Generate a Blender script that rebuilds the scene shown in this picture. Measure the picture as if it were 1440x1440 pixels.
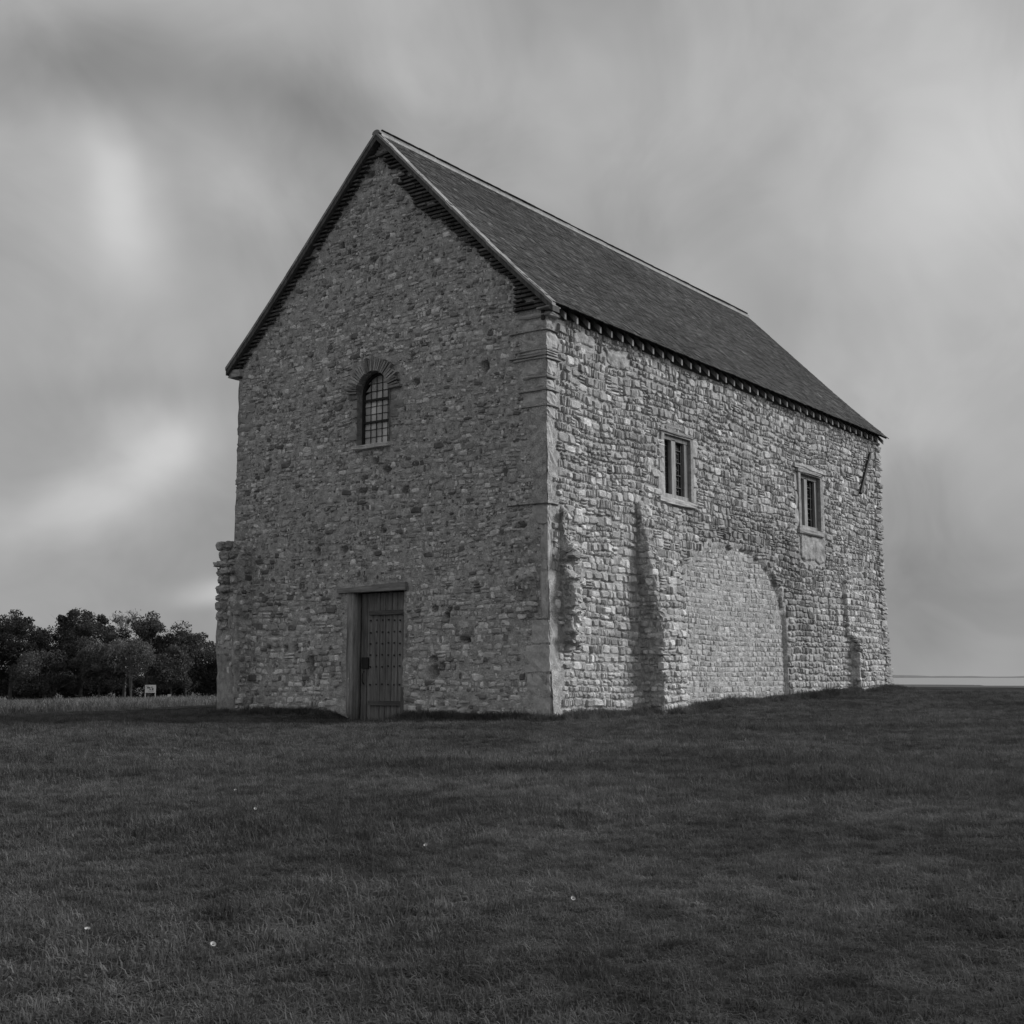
import bpy, bmesh, math, random
import numpy as np
from mathutils import Vector, Matrix

random.seed(7)
R_ = math.radians
for o in list(bpy.data.objects):
    bpy.data.objects.remove(o, do_unlink=True)
scene = bpy.context.scene
col = scene.collection

# ------------------------------------------------------------------ camera
FPX, YAW, PITCH = 1836.0, 0.631, 0.126           # focal length in pixels of the 1440 px photo
CAM = np.array([-19.129, -13.193, 0.737])
FW = np.array([math.cos(YAW) * math.cos(PITCH), math.sin(YAW) * math.cos(PITCH), math.sin(PITCH)])
RT = np.array([math.sin(YAW), -math.cos(YAW), 0.0])
UP = np.cross(RT, FW)
cd = bpy.data.cameras.new('camera')
cd.sensor_width = 36.0
cd.lens = 36.0 * FPX / 1440.0
cd.clip_start = 0.05
cd.clip_end = 40000.0
cam = bpy.data.objects.new('camera', cd)
col.objects.link(cam)
cam.matrix_world = Matrix(((RT[0], UP[0], -FW[0], CAM[0]), (RT[1], UP[1], -FW[1], CAM[1]),
                           (RT[2], UP[2], -FW[2], CAM[2]), (0, 0, 0, 1)))
scene.camera = cam


def ray(px, py):
    return FW + RT * (px - 720.0) / FPX + UP * (720.0 - py) / FPX


def WP(px, py, X=0.0):                # photo pixel -> (y, z) on the plane x = X
    d = ray(px, py)
    p = CAM + d * ((X - CAM[0]) / d[0])
    return p[1], p[2]


def SP(px, py, Y=0.0):                # photo pixel -> (x, z) on the plane y = Y
    d = ray(px, py)
    p = CAM + d * ((Y - CAM[1]) / d[1])
    return p[0], p[2]


def DP(px, py, D):                    # photo pixel at horizontal distance D
    d = ray(px, py)
    return CAM + d * (D / math.hypot(d[0], d[1]))


# ------------------------------------------------------------------ light
SUN_EL, SUN_AZ = 31.0, -38.0          # azimuth: degrees from +x (east) towards +y (north)
SUN_STRENGTH = 3.0
world = bpy.data.worlds.new('World')
scene.world = world
world.use_nodes = True
sd = bpy.data.lights.new('sun', 'SUN')
sd.energy = SUN_STRENGTH
sd.angle = R_(19.0)
sd.color = (1.0, 1.0, 1.0)
sun = bpy.data.objects.new('sun', sd)
col.objects.link(sun)
sv = Vector((math.cos(R_(SUN_AZ)) * math.cos(R_(SUN_EL)), math.sin(R_(SUN_AZ)) * math.cos(R_(SUN_EL)), math.sin(R_(SUN_EL))))
sun.rotation_euler = sv.to_track_quat('Z', 'Y').to_euler()
sun.location = (10, -20, 40)
scene.view_settings.view_transform = 'Standard'
scene.view_settings.look = 'None'
scene.view_settings.exposure = 0.0
scene.view_settings.gamma = 1.0
scene.render.resolution_x = 1024
scene.render.resolution_y = 1024


class NT:
    """small node-tree helper"""
    def __init__(self, tree):
        self.t = tree
        tree.nodes.clear()

    def n(self, kind, **kw):
        nd = self.t.nodes.new(kind)
        for k, v in kw.items():
            if k == 'ins':
                for a, b in v.items():
                    if hasattr(b, 'is_output') or isinstance(b, bpy.types.NodeSocket):
                        self.t.links.new(b, nd.inputs[a])
                    else:
                        nd.inputs[a].default_value = b
            else:
                setattr(nd, k, v)
        return nd

    def math(self, op, a, b=0.0, clamp=False, c=0.0):
        nd = self.t.nodes.new('ShaderNodeMath')
        nd.operation = op
        nd.use_clamp = clamp
        for i, v in enumerate((a, b, c)):
            if isinstance(v, bpy.types.NodeSocket):
                self.t.links.new(v, nd.inputs[i])
            else:
                nd.inputs[i].default_value = v
        return nd.outputs[0]

    def ramp(self, fac, lo, hi, a, b, smooth=True):
        nd = self.t.nodes.new('ShaderNodeMapRange')
        nd.interpolation_type = 'SMOOTHSTEP' if smooth else 'LINEAR'
        self.t.links.new(fac, nd.inputs['Value'])
        nd.inputs['From Min'].default_value = lo
        nd.inputs['From Max'].default_value = hi
        nd.inputs['To Min'].default_value = a
        nd.inputs['To Max'].default_value = b
        return nd.outputs[0]

    def noise(self, vec, scale, detail=3.0, rough=0.55, dist=0.0):
        nd = self.t.nodes.new('ShaderNodeTexNoise')
        nd.inputs['Scale'].default_value = scale
        nd.inputs['Detail'].default_value = detail
        nd.inputs['Roughness'].default_value = rough
        nd.inputs['Distortion'].default_value = dist
        if vec is not None:
            self.t.links.new(vec, nd.inputs['Vector'])
        return nd


# ---- world: overcast, wind-drawn cloud over a grey (monochrome) Nishita sky
nt = NT(world.node_tree)
SKY_K = 0.1
tc = nt.n('ShaderNodeTexCoord')
gen = tc.outputs['Generated']
sky = nt.n('ShaderNodeTexSky', sky_type='NISHITA', sun_disc=False)
sky.sun_elevation = R_(SUN_EL)
sky.sun_rotation = R_(90.0 - SUN_AZ)
sky.air_density = 1.0
sky.dust_density = 2.0
bw = nt.n('ShaderNodeRGBToBW', ins={0: sky.outputs[0]})
mp = nt.n('ShaderNodeMapping', ins={'Vector': gen, 'Rotation': (0.35, 0.25, 0.5), 'Scale': (1.0, 2.0, 1.6)})
n1 = nt.noise(mp.outputs[0], 1.7, 3.5, 0.5, 0.5)
n2 = nt.noise(mp.outputs[0], 4.6, 4.0, 0.55, 0.9)
warp = nt.noise(gen, 4.2, 4.0, 0.55)
wv = nt.n('ShaderNodeVectorMath', operation='SUBTRACT', ins={0: warp.outputs['Color'], 1: (0.5, 0.5, 0.5)})
ws = nt.n('ShaderNodeVectorMath', operation='SCALE', ins={0: wv.outputs[0], 'Scale': 0.09})
wd = nt.n('ShaderNodeVectorMath', operation='ADD', ins={0: gen, 1: ws.outputs[0]})
wn = nt.n('ShaderNodeVectorMath', operation='NORMALIZE', ins={0: wd.outputs[0]})
val = nt.math('MULTIPLY_ADD', n1.outputs['Fac'], 0.42, c=0.175)
val = nt.math('ADD', val, nt.math('MULTIPLY', nt.math('SUBTRACT', n2.outputs['Fac'], 0.5), 0.24))
# single clouds: (pixel x, pixel y, half-length px, half-width px, tilt deg, brightness)
for (px, py, la, lb, tilt, amp) in [(185, 320, 95, 42, 62, .17), (140, 225, 90, 38, 55, .11), (110, 330, 120, 70, 60, .06), (330, 290, 90, 38, 20, .06),
                                    (238, 655, 62, 50, -20, .18), (170, 705, 110, 40, -28, .11), (100, 745, 120, 30, -8, .10),
                                    (1350, 200, 260, 150, 80, .22), (940, 130, 260, 110, -15, .11), (1150, 330, 260, 90, -30, .05), (1290, 600, 130, 60, -5, .08),
                                    (380, 130, 150, 60, 15, -.12), (105, 115, 130, 70, 0, -.19), (420, 345, 150, 60, 15, -.06), (1280, 820, 130, 90, 0, -.05),
                                    (200, 575, 160, 40, -5, -.05), (720, 300, 160, 80, 30, -.05), (1000, 480, 160, 70, -30, -.04), (285, 866, 50, 15, 3, .2), (322, 885, 36, 26, -40, .2)]:
    d = ray(px, py)
    d = d / np.linalg.norm(d)
    ca, sa = math.cos(R_(tilt)), math.sin(R_(tilt))
    e1 = RT * ca - UP * sa
    e2 = RT * sa + UP * ca
    e1 = e1 - d * np.dot(e1, d)
    e2 = e2 - d * np.dot(e2, d)
    q = []
    for e, l in ((e1, la), (e2, lb)):
        v_ = nt.n('ShaderNodeVectorMath', operation='DOT_PRODUCT', ins={0: wn.outputs[0], 1: tuple(e * FPX / l)})
        q.append(nt.math('MULTIPLY', v_.outputs['Value'], v_.outputs['Value']))
    fr_ = nt.n('ShaderNodeVectorMath', operation='DOT_PRODUCT', ins={0: wn.outputs[0], 1: tuple(d)})
    g = nt.math('EXPONENT', nt.math('MULTIPLY', nt.math('ADD', q[0], q[1]), -1.0))
    g = nt.math('MULTIPLY', g, nt.math('GREATER_THAN', fr_.outputs['Value'], 0.0))
    val = nt.math('ADD', val, nt.math('MULTIPLY', g, amp))
val = nt.math('MAXIMUM', val, 0.2)
cloud = nt.math('MULTIPLY', val, 1.0 / SKY_K)
mixn = nt.n('ShaderNodeMix', data_type='FLOAT', ins={'Factor': 0.92})
nt.t.links.new(bw.outputs[0], mixn.inputs[2])
nt.t.links.new(cloud, mixn.inputs[3])
bg = nt.n('ShaderNodeBackground', ins={'Color': mixn.outputs[0], 'Strength': SKY_K})
out = nt.n('ShaderNodeOutputWorld', ins={'Surface': bg.outputs[0]})


# ------------------------------------------------------------------ noise in numpy
def vnoise(x, y, seed=0):
    x = np.asarray(x, float)
    y = np.asarray(y, float)
    xi = np.floor(x).astype(np.int64)
    yi = np.floor(y).astype(np.int64)
    fx = x - xi
    fy = y - yi
    fx = fx * fx * (3 - 2 * fx)
    fy = fy * fy * (3 - 2 * fy)

    def h(a, b):
        n = (a * 374761393 + b * 668265263 + seed * 1442695041) & 0x7fffffff
        n = ((n ^ (n >> 13)) * 1274126177) & 0x7fffffff
        n = n ^ (n >> 16)
        return (n & 0xffff) / 65535.0 * 2 - 1
    return ((h(xi, yi) * (1 - fx) + h(xi + 1, yi) * fx) * (1 - fy)
            + (h(xi, yi + 1) * (1 - fx) + h(xi + 1, yi + 1) * fx) * fy)


def fbm(x, y, seed=0, oct=4):
    s = 0
    a = 0.5
    for i in range(oct):
        s = s + a * vnoise(np.asarray(x) * 2 ** i, np.asarray(y) * 2 ** i, seed + i * 17)
        a *= 0.5
    return s


def sn(x, y, seed=0):
    xi, yi = math.floor(x), math.floor(y)
    fx, fy = x - xi, y - yi
    fx = fx * fx * (3 - 2 * fx)
    fy = fy * fy * (3 - 2 * fy)

    def h(a, b):
        n = (a * 374761393 + b * 668265263 + seed * 1442695041) & 0x7fffffff
        n = ((n ^ (n >> 13)) * 1274126177) & 0x7fffffff
        n = n ^ (n >> 16)
        return (n & 0xffff) / 65535.0 * 2 - 1
    return ((h(xi, yi) * (1 - fx) + h(xi + 1, yi) * fx) * (1 - fy) + (h(xi, yi + 1) * (1 - fx) + h(xi + 1, yi + 1) * fx) * fy)


def sfbm(x, y, seed=0, oct=3):
    r, a = 0.0, 0.5
    for i in range(oct):
        r += a * sn(x * 2 ** i, y * 2 ** i, seed + i * 17)
        a *= 0.5
    return r


def sstep(a, b, x):
    t = np.clip((np.asarray(x, float) - a) / (b - a), 0, 1)
    return t * t * (3 - 2 * t)


# ------------------------------------------------------------------ materials
MATS = {}


def mat(name, tone=None, attr=False, rough=0.9, nscale=12.0, nvar=0.35, bump=0.3, bscale=40.0, spec=0.25, bdist=0.01, fine=0.2):
    m = bpy.data.materials.new(name)
    m.use_nodes = True
    t = NT(m.node_tree)
    geo = t.n('ShaderNodeNewGeometry')
    pos = geo.outputs['Position']
    nz = t.noise(pos, nscale, 5.0, 0.6)
    f = t.ramp(nz.outputs['Fac'], 0.25, 0.75, 1 - nvar, 1 + nvar, False)
    nf = t.noise(pos, nscale * 7.0, 3.0, 0.6)
    f2 = t.ramp(nf.outputs['Fac'], 0.25, 0.75, 1 - fine, 1 + fine, False)
    f = t.math('MULTIPLY', f, f2)
    if attr:
        at = t.n('ShaderNodeAttribute', attribute_name='tone')
        v = t.math('MULTIPLY', at.outputs['Fac'], f)
    else:
        v = t.math('MULTIPLY', f, tone)
    comb = t.n('ShaderNodeCombineColor')
    for i in range(3):
        t.t.links.new(v, comb.inputs[i])
    p = t.n('ShaderNodeBsdfPrincipled', ins={'Base Color': comb.outputs[0], 'Roughness': rough, 'Specular IOR Level': spec})
    if bump > 0:
        nb = t.noise(pos, bscale, 6.0, 0.65)
        b = t.n('ShaderNodeBump', ins={'Strength': bump, 'Distance': bdist, 'Height': nb.outputs['Fac']})
        t.t.links.new(b.outputs[0], p.inputs['Normal'])
    t.n('ShaderNodeOutputMaterial', ins={'Surface': p.outputs[0]})
    MATS[name] = m
    return m


mat('stone', attr=True, nscale=9.0, nvar=0.42, bump=0.9, bscale=34.0, bdist=0.02, fine=0.3)
mat('mortar', 0.42, nscale=7.0, nvar=0.5, bump=1.0, bscale=26.0, bdist=0.03, fine=0.5)
mat('plaster', 0.36, nscale=4.0, nvar=0.5, bump=0.8, bscale=22.0, bdist=0.02, fine=0.35)
mat('quoin', attr=True, nscale=4.0, nvar=0.35, bump=0.5, bscale=22.0, bdist=0.015, fine=0.2)
mat('brick', attr=True, nscale=10.0, nvar=0.3, bump=0.5, bscale=50.0, fine=0.25)
mat('tile', attr=True, nscale=5.0, nvar=0.35, bump=0.35, bscale=60.0, fine=0.3)
mat('deck', 0.04, nscale=3.0, bump=0.0)
mat('oak', attr=True, nscale=5.0, nvar=0.55, bump=0.0, fine=0.3)
mat('iron', 0.03, rough=0.6, nscale=20.0, bump=0.2)
mat('lead', 0.06, rough=0.6, nscale=20.0, bump=0.0)
mat('sign_white', 0.7, rough=0.6, nvar=0.05, nscale=3.0, bump=0.0, fine=0.05)
mat('sign_dark', 0.12, rough=0.6, nvar=0.1, nscale=3.0, bump=0.0, fine=0.05)
mat('bark', 0.10, nscale=4.0, nvar=0.4, bump=0.5, bscale=15.0)
mat('bark_pale', 0.22, nscale=4.0, nvar=0.4, bump=0.5, bscale=15.0)
mat('petal', 0.5, nvar=0.05, nscale=30.0, bump=0.0, fine=0.05)
mat('shore', 0.18, nscale=0.004, nvar=0.2, bump=0.0)


def oak_grain(m, scale):
    """streak the timber along its length"""
    t = m.node_tree
    n = [x for x in t.nodes if x.type == 'TEX_NOISE']
    geo = [x for x in t.nodes if x.type == 'NEW_GEOMETRY'][0]
    mp = t.nodes.new('ShaderNodeMapping')
    mp.inputs['Scale'].default_value = scale
    t.links.new(geo.outputs['Position'], mp.inputs['Vector'])
    for x in n:
        t.links.new(mp.outputs[0], x.inputs['Vector'])
    p = [x for x in t.nodes if x.type == 'BSDF_PRINCIPLED'][0]
    b = t.nodes.new('ShaderNodeBump')
    b.inputs['Strength'].default_value = 0.5
    b.inputs['Distance'].default_value = 0.01
    t.links.new(n[0].outputs['Fac'], b.inputs['Height'])
    t.links.new(b.outputs[0], p.inputs['Normal'])


mat('beam', attr=True, nscale=5.0, nvar=0.5, bump=0.0, fine=0.3)
oak_grain(MATS['oak'], (4.0, 4.0, 0.3))
oak_grain(MATS['beam'], (5.0, .4, 5.0))


def glass_mat(name, tone, rough):
    m = bpy.data.materials.new(name)
    m.use_nodes = True
    t = NT(m.node_tree)
    geo = t.n('ShaderNodeNewGeometry')
    nz = t.noise(geo.outputs['Position'], 3.0, 3.0)
    at = t.n('ShaderNodeAttribute', attribute_name='tone')
    v = t.math('MULTIPLY', at.outputs['Fac'], t.ramp(nz.outputs['Fac'], .3, .7, .75, 1.25))
    v = t.math('MULTIPLY', v, tone)
    comb = t.n('ShaderNodeCombineColor')
    for i in range(3):
        t.t.links.new(v, comb.inputs[i])
    nb = t.noise(geo.outputs['Position'], 9.0, 2.0)
    b = t.n('ShaderNodeBump', ins={'Strength': 0.25, 'Distance': 0.01, 'Height': nb.outputs['Fac']})
    p = t.n('ShaderNodeBsdfPrincipled', ins={'Base Color': comb.outputs[0], 'Roughness': rough, 'Specular IOR Level': 0.8, 'Normal': b.outputs[0]})
    t.n('ShaderNodeOutputMaterial', ins={'Surface': p.outputs[0]})
    MATS[name] = m


glass_mat('glass_pale', 0.62, 0.12)  # pale base tone for the gable window panes
glass_mat('glass_dark', 0.03, 0.12)


def leaf_mat(name, tone, var=0.5, pscale=0.35):
    m = bpy.data.materials.new(name)
    m.use_nodes = True
    t = NT(m.node_tree)
    geo = t.n('ShaderNodeNewGeometry')
    nz = t.noise(geo.outputs['Position'], pscale, 4.0, 0.6)
    nz2 = t.noise(geo.outputs['Position'], pscale * 9, 2.0, 0.6)
    oi = t.n('ShaderNodeObjectInfo')
    v = t.math('MULTIPLY', t.ramp(nz.outputs['Fac'], .3, .7, 1 - var, 1 + var), t.ramp(nz2.outputs['Fac'], .3, .7, .75, 1.25))
    v = t.math('MULTIPLY', v, t.ramp(oi.outputs['Random'], 0, 1, .65, 1.35, False))
    v = t.math('MULTIPLY', v, tone)
    comb = t.n('ShaderNodeCombineColor')
    for i in range(3):
        t.t.links.new(v, comb.inputs[i])
    p = t.n('ShaderNodeBsdfDiffuse', ins={'Color': comb.outputs[0]})
    tr = t.n('ShaderNodeBsdfTranslucent', ins={'Color': comb.outputs[0]})
    mx = t.n('ShaderNodeMixShader', ins={0: 0.25, 1: p.outputs[0], 2: tr.outputs[0]})
    t.n('ShaderNodeOutputMaterial', ins={'Surface': mx.outputs[0]})
    MATS[name] = m


leaf_mat('grass', 0.125, 0.32, 0.45)
leaf_mat('grass_pale', 0.19, 0.3, 0.8)
leaf_mat('stubble', 0.17, 0.4, 0.25)
leaf_mat('leaf_dark', 0.085, 0.35, 0.5)
leaf_mat('leaf_mid', 0.12, 0.35, 0.5)
leaf_mat('leaf_pale', 0.14, 0.35, 0.5)


# ------------------------------------------------------------------ mesh helpers
def link(o, parent=None):
    col.objects.link(o)
    if parent is not None:
        o.parent = parent
    return o


def empty(name, loc=(0, 0, 0)):
    o = bpy.data.objects.new(name, None)
    o.location = loc
    o.empty_display_size = 0.3
    return link(o)


def tag(o, label, cat, group=None):
    o['label'] = label
    o['category'] = cat
    if group:
        o['group'] = group
    return o


class MB:
    def __init__(self):
        self.v = []
        self.f = []
        self.t = []
        self.n = 0

    def add(self, verts, faces, tone=0.3):
        k = self.n
        self.v.extend(map(tuple, verts))
        self.f.extend([tuple(i + k for i in f) for f in faces])
        self.t.extend([tone] * len(verts))
        self.n += len(verts)

    def box(self, c, s, rz=0.0, tone=0.3, jit=0.0, axes=None):
        hx, hy, hz = s[0] / 2, s[1] / 2, s[2] / 2
        vs = np.array([(x, y, z) for z in (-hz, hz) for y in (-hy, hy) for x in (-hx, hx)])
        if jit:
            vs = vs + np.random.default_rng(int(abs(c[0] * 997 + c[1] * 131 + c[2] * 7919)) + 5).uniform(-jit, jit, vs.shape)
        if axes is not None:
            vs = vs @ np.array(axes)
        elif rz:
            cz, sz = math.cos(rz), math.sin(rz)
            vs = np.stack([vs[:, 0] * cz - vs[:, 1] * sz, vs[:, 0] * sz + vs[:, 1] * cz, vs[:, 2]], 1)
        vs = vs + np.array(c)
        self.add(vs, [(0, 2, 3, 1), (4, 5, 7, 6), (0, 1, 5, 4), (2, 6, 7, 3), (0, 4, 6, 2), (1, 3, 7, 5)], tone)

    def tube(self, pts, radii, seg=6, tone=0.3, cap=True):
        pts = [np.array(p, float) for p in pts]
        vs = []
        fs = []
        for i, p in enumerate(pts):
            d = pts[min(i + 1, len(pts) - 1)] - pts[max(i - 1, 0)]
            d = d / (np.linalg.norm(d) + 1e-9)
            a = np.cross(d, (0, 0, 1) if abs(d[2]) < 0.9 else (1, 0, 0))
            a /= np.linalg.norm(a) + 1e-9
            b = np.cross(d, a)
            for k in range(seg):
                an = 2 * math.pi * k / seg
                vs.append(p + radii[i] * (a * math.cos(an) + b * math.sin(an)))
        for i in range(len(pts) - 1):
            for k in range(seg):
                k2 = (k + 1) % seg
                fs.append((i * seg + k, i * seg + k2, (i + 1) * seg + k2, (i + 1) * seg + k))
        if cap:
            fs.append(tuple(range(seg))[::-1])
            fs.append(tuple((len(pts) - 1) * seg + k for k in range(seg)))
        self.add(vs, fs, tone)

    def build(self, name, m, parent=None, smooth=False, kind=None):
        me = bpy.data.meshes.new(name)
        me.from_pydata(self.v, [], self.f)
        a = me.attributes.new('tone', 'FLOAT', 'POINT')
        a.data.foreach_set('value', np.array(self.t, np.float32))
        if smooth:
            me.polygons.foreach_set('use_smooth', np.ones(len(me.polygons), bool))
        me.materials.append(MATS[m])
        me.update()
        o = bpy.data.objects.new(name, me)
        if kind:
            o['kind'] = kind
        return link(o, parent)


class Frame:
    def __init__(self, O, U, V, N):
        self.O, self.U, self.V, self.N = [np.array(a, float) for a in (O, U, V, N)]
        self.flip = np.dot(np.cross(self.U, self.V), self.N) < 0

    def p(self, u, v, d):
        u, v, d = np.broadcast_arrays(np.asarray(u, float), np.asarray(v, float), np.asarray(d, float))
        return self.O + u[..., None] * self.U + v[..., None] * self.V + d[..., None] * self.N


SOUTH = Frame((0, 0, 0), (1, 0, 0), (0, 0, 1), (0, -1, 0))
WEST = Frame((0, 0, 0), (0, 1, 0), (0, 0, 1), (-1, 0, 0))
WID, LEN, HT, RID = 8.2, 16.6, 7.36, 11.80

NS = 8


def stone_geo(fr, s, off):
    """an irregular rounded block lying in a wall face; about 40 triangles"""
    rng = np.random.default_rng(s['seed'])
    e = 2.0 / s.get('e', 5.0)
    an = (np.arange(NS) + 0.5 + rng.uniform(-.25, .25, NS)) * 2 * math.pi / NS
    x = np.sign(np.cos(an)) * np.abs(np.cos(an)) ** e
    y = np.sign(np.sin(an)) * np.abs(np.sin(an)) ** e
    j = s.get('jit', .10)
    x = x * s['w'] / 2 * (1 + rng.uniform(-j, j, NS)) + rng.uniform(-j, j, NS) * .02
    y = y * s['h'] / 2 * (1 + rng.uniform(-j, j, NS)) + rng.uniform(-j, j, NS) * .02
    ca, sa = math.cos(s.get('rot', 0)), math.sin(s.get('rot', 0))
    x, y = x * ca - y * sa, x * sa + y * ca
    d = s['d']
    b = min(.24 * s['h'], .24 * s['w'], .022)
    kx, ky = 1 - 2 * b / max(s['w'], .05), 1 - 2 * b / max(s['h'], .05)
    k = max(.45, min(kx, ky) if s['w'] < 2 * s['h'] else ky)
    tx, ty = rng.uniform(-.10, .10, 2)            # tilt of the face
    o = off(s['u'], s['v']) if off is not None else 0.0
    zt = d * (1 + rng.uniform(-.15, .15, NS)) + x * tx + y * ty
    ring0 = fr.p(s['u'] + x, s['v'] + y, np.full(NS, o - .06))
    ring1 = fr.p(s['u'] + x, s['v'] + y, o + d * .35 + rng.uniform(-.006, .006, NS) + (x * tx + y * ty) * .6)
    ring2 = fr.p(s['u'] + x * max(.45, kx), s['v'] + y * max(.45, ky), o + zt)
    cen = fr.p(np.array([s['u'] + rng.uniform(-.1, .1) * s['w']]), np.array([s['v'] + rng.uniform(-.1, .1) * s['h']]), np.array([o + d * 1.05]))
    vs = np.concatenate([ring0, ring1, ring2, cen])
    return vs


STONE_F = []
for r in range(2):
    for k in range(NS):
        k2 = (k + 1) % NS
        STONE_F.append((r * NS + k, r * NS + k2, (r + 1) * NS + k2, (r + 1) * NS + k))
for k in range(NS):
    STONE_F.append((2 * NS + k, 2 * NS + (k + 1) % NS, 3 * NS))
STONE_FF = [f[::-1] for f in STONE_F]


def courses(u0, u1, v0, v1, hr, ar, seed, ok, tone, d=(.02, .045), gap=.018, warp=.06, soldier=.10, thin=.08, jit=.1, e=5.0, wmax=.5, skip=0.0, strip=None, loose=False):
    """coursed rubble: list of stone dicts; ok(u,v) says where the masonry lies, tone(u,v,rng) its lightness"""
    rng = np.random.default_rng(seed)
    res = []
    tests = ((0, 0),) if loose else ((0, 0), (-.46, -.4), (.46, -.4), (-.46, .4), (.46, .4))

    def put(u, vv, w, h):
        wv = vv + warp * sfbm(u * .45, vv * .6, seed + 3) * 2 + .25 * warp * sfbm(u * 2.1, vv * 2.3, seed + 4)
        for a, b in tests:
            if not ok(u + a * w, wv + b * h):
                return
        if skip and rng.random() < skip:
            return
        slope = (sfbm((u + .2) * .45, vv * .6, seed + 3) - sfbm((u - .2) * .45, vv * .6, seed + 3)) * 2 * warp / .4
        g = gap * rng.uniform(.6, 1.5)
        res.append(dict(u=u, v=wv, w=max(w - g, .03), h=max(h - g, .025), d=rng.uniform(*d), seed=int(rng.integers(1 << 30)),
                        rot=slope + rng.normal(0, .04), t=tone(u, wv, rng), jit=jit, e=e * rng.uniform(.7, 1.3)))

    def run(a, b):
        v = v0 - rng.uniform(0, .15)
        while v < v1:
            h = rng.uniform(*hr)
            u = a - rng.uniform(0, .10)
            end = b + rng.uniform(-.04, .04)
            while u < end:
                hh = h
                w = min(h * rng.uniform(*ar), wmax)
                if end - u - w < .06:
                    w = max(end - u, .05)
                r = rng.random()
                if r < soldier:
                    for i in range(int(rng.integers(2, 6))):
                        wi = rng.uniform(.05, .09)
                        put(u + wi / 2, v + h / 2, wi, h * rng.uniform(.85, 1.05))
                        u += wi
                    continue
                if r < soldier + thin and h > .11:
                    n = 2 if h < .17 else 3
                    for i in range(n):
                        put(u + w / 2, v + h * (i + .5) / n, w, h / n)
                else:
                    put(u + w / 2, v + h / 2 + rng.normal(0, .008), w, hh * rng.uniform(.82, 1.1))
                u += w
            v += h
    if strip is None:
        run(u0, u1)
    else:
        a = u0
        while a < u1:
            b = min(a + rng.uniform(*strip), u1)
            if u1 - b < strip[0] * .6:
                b = u1
            run(a, b)
            a = b
    return res


# ------------------------------------------------------------------ ground shape
def gz(x, y):
    x = np.asarray(x, float)
    y = np.asarray(y, float)
    z = .43 * sstep(-2, 19, x) * (1 - sstep(10, 30, y)) - .04
    z = z - 1.06 * np.clip((y - 7) / 68, 0, 2.2)
    a = x - .35 * y
    z = z - 2.3 * sstep(25, 110, a)
    z = np.maximum(z, -2.42)
    z = z - 2.5 * sstep(500, 540, a + 14 * fbm(y * .01, x * .01, 5))
    near = np.exp(-((x - 0) ** 2 + (y + 5) ** 2) / 900.0)
    z = z + near * (.05 * fbm(x * .35, y * .35, 11) + .02 * fbm(x * 1.6, y * 1.6, 12))
    # grass has grown up against the footings; worn hollow at the door
    dx = np.maximum(np.maximum(-x, x - LEN), 0)
    dy = np.maximum(np.maximum(-y, y - WID), 0)
    dist = np.hypot(dx, dy)
    m = np.exp(-(dist / .45) ** 2) * (.05 + .09 * np.clip(fbm(x * .9 + 3, y * .9, 21) + .3, 0, 1))
    door = np.exp(-((y - 4.05) / .8) ** 4) * np.exp(-(x / 1.6) ** 2)
    m = m * (1 - door) - .11 * door
    return z + m


# ------------------------------------------------------------------ chapel: walls
chapel = empty('chapel', (0, 0, 0))
tag(chapel, 'ancient rubble stone chapel with steep tiled roof standing alone on the grass', 'chapel')

# openings
DY1, DZ1 = WP(497, 834)
DY0, _ = WP(567, 831)
DOOR = (3.36, 4.72, -.25, 2.40)
WIN_W = (3.76, 4.62, 5.36, 6.42, 6.84)        # y0, y1, sill, spring, crown
SW = [(4.22, 5.34, 4.44, 5.76), (10.98, 12.2, 4.42, 5.78)]


def in_west_win(u, v, m=0.0):
    y0, y1, s, sp, cr = WIN_W
    if not (y0 - m < u < y1 + m and s - m < v):
        return False
    c = (y0 + y1) / 2
    hw = (y1 - y0) / 2 + m
    if v < sp:
        return True
    return ((u - c) / hw) ** 2 + ((v - sp) / (cr - sp + m)) ** 2 < 1


def roof_z(y):          # underside of the roof over the gable
    return 7.50 + (RID - .16 - 7.50) * (1 - np.abs(np.asarray(y) - WID / 2) / (WID / 2))


def arch_in(u, v):
    cx, hw = 7.4, 2.45
    if not (cx - hw < u < cx + hw):
        return False
    top = 2.2 + 1.45 * math.sqrt(max(0, 1 - ((u - cx) / hw) ** 2)) + .10 * sn(u * 3.3, 7.0, 4) + (.25 * sn(u * 2.1, 3.0, 6) if u < 6.3 else 0)
    return v < top


ARCH_CX, ARCH_HW = 7.4, 2.45


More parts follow.
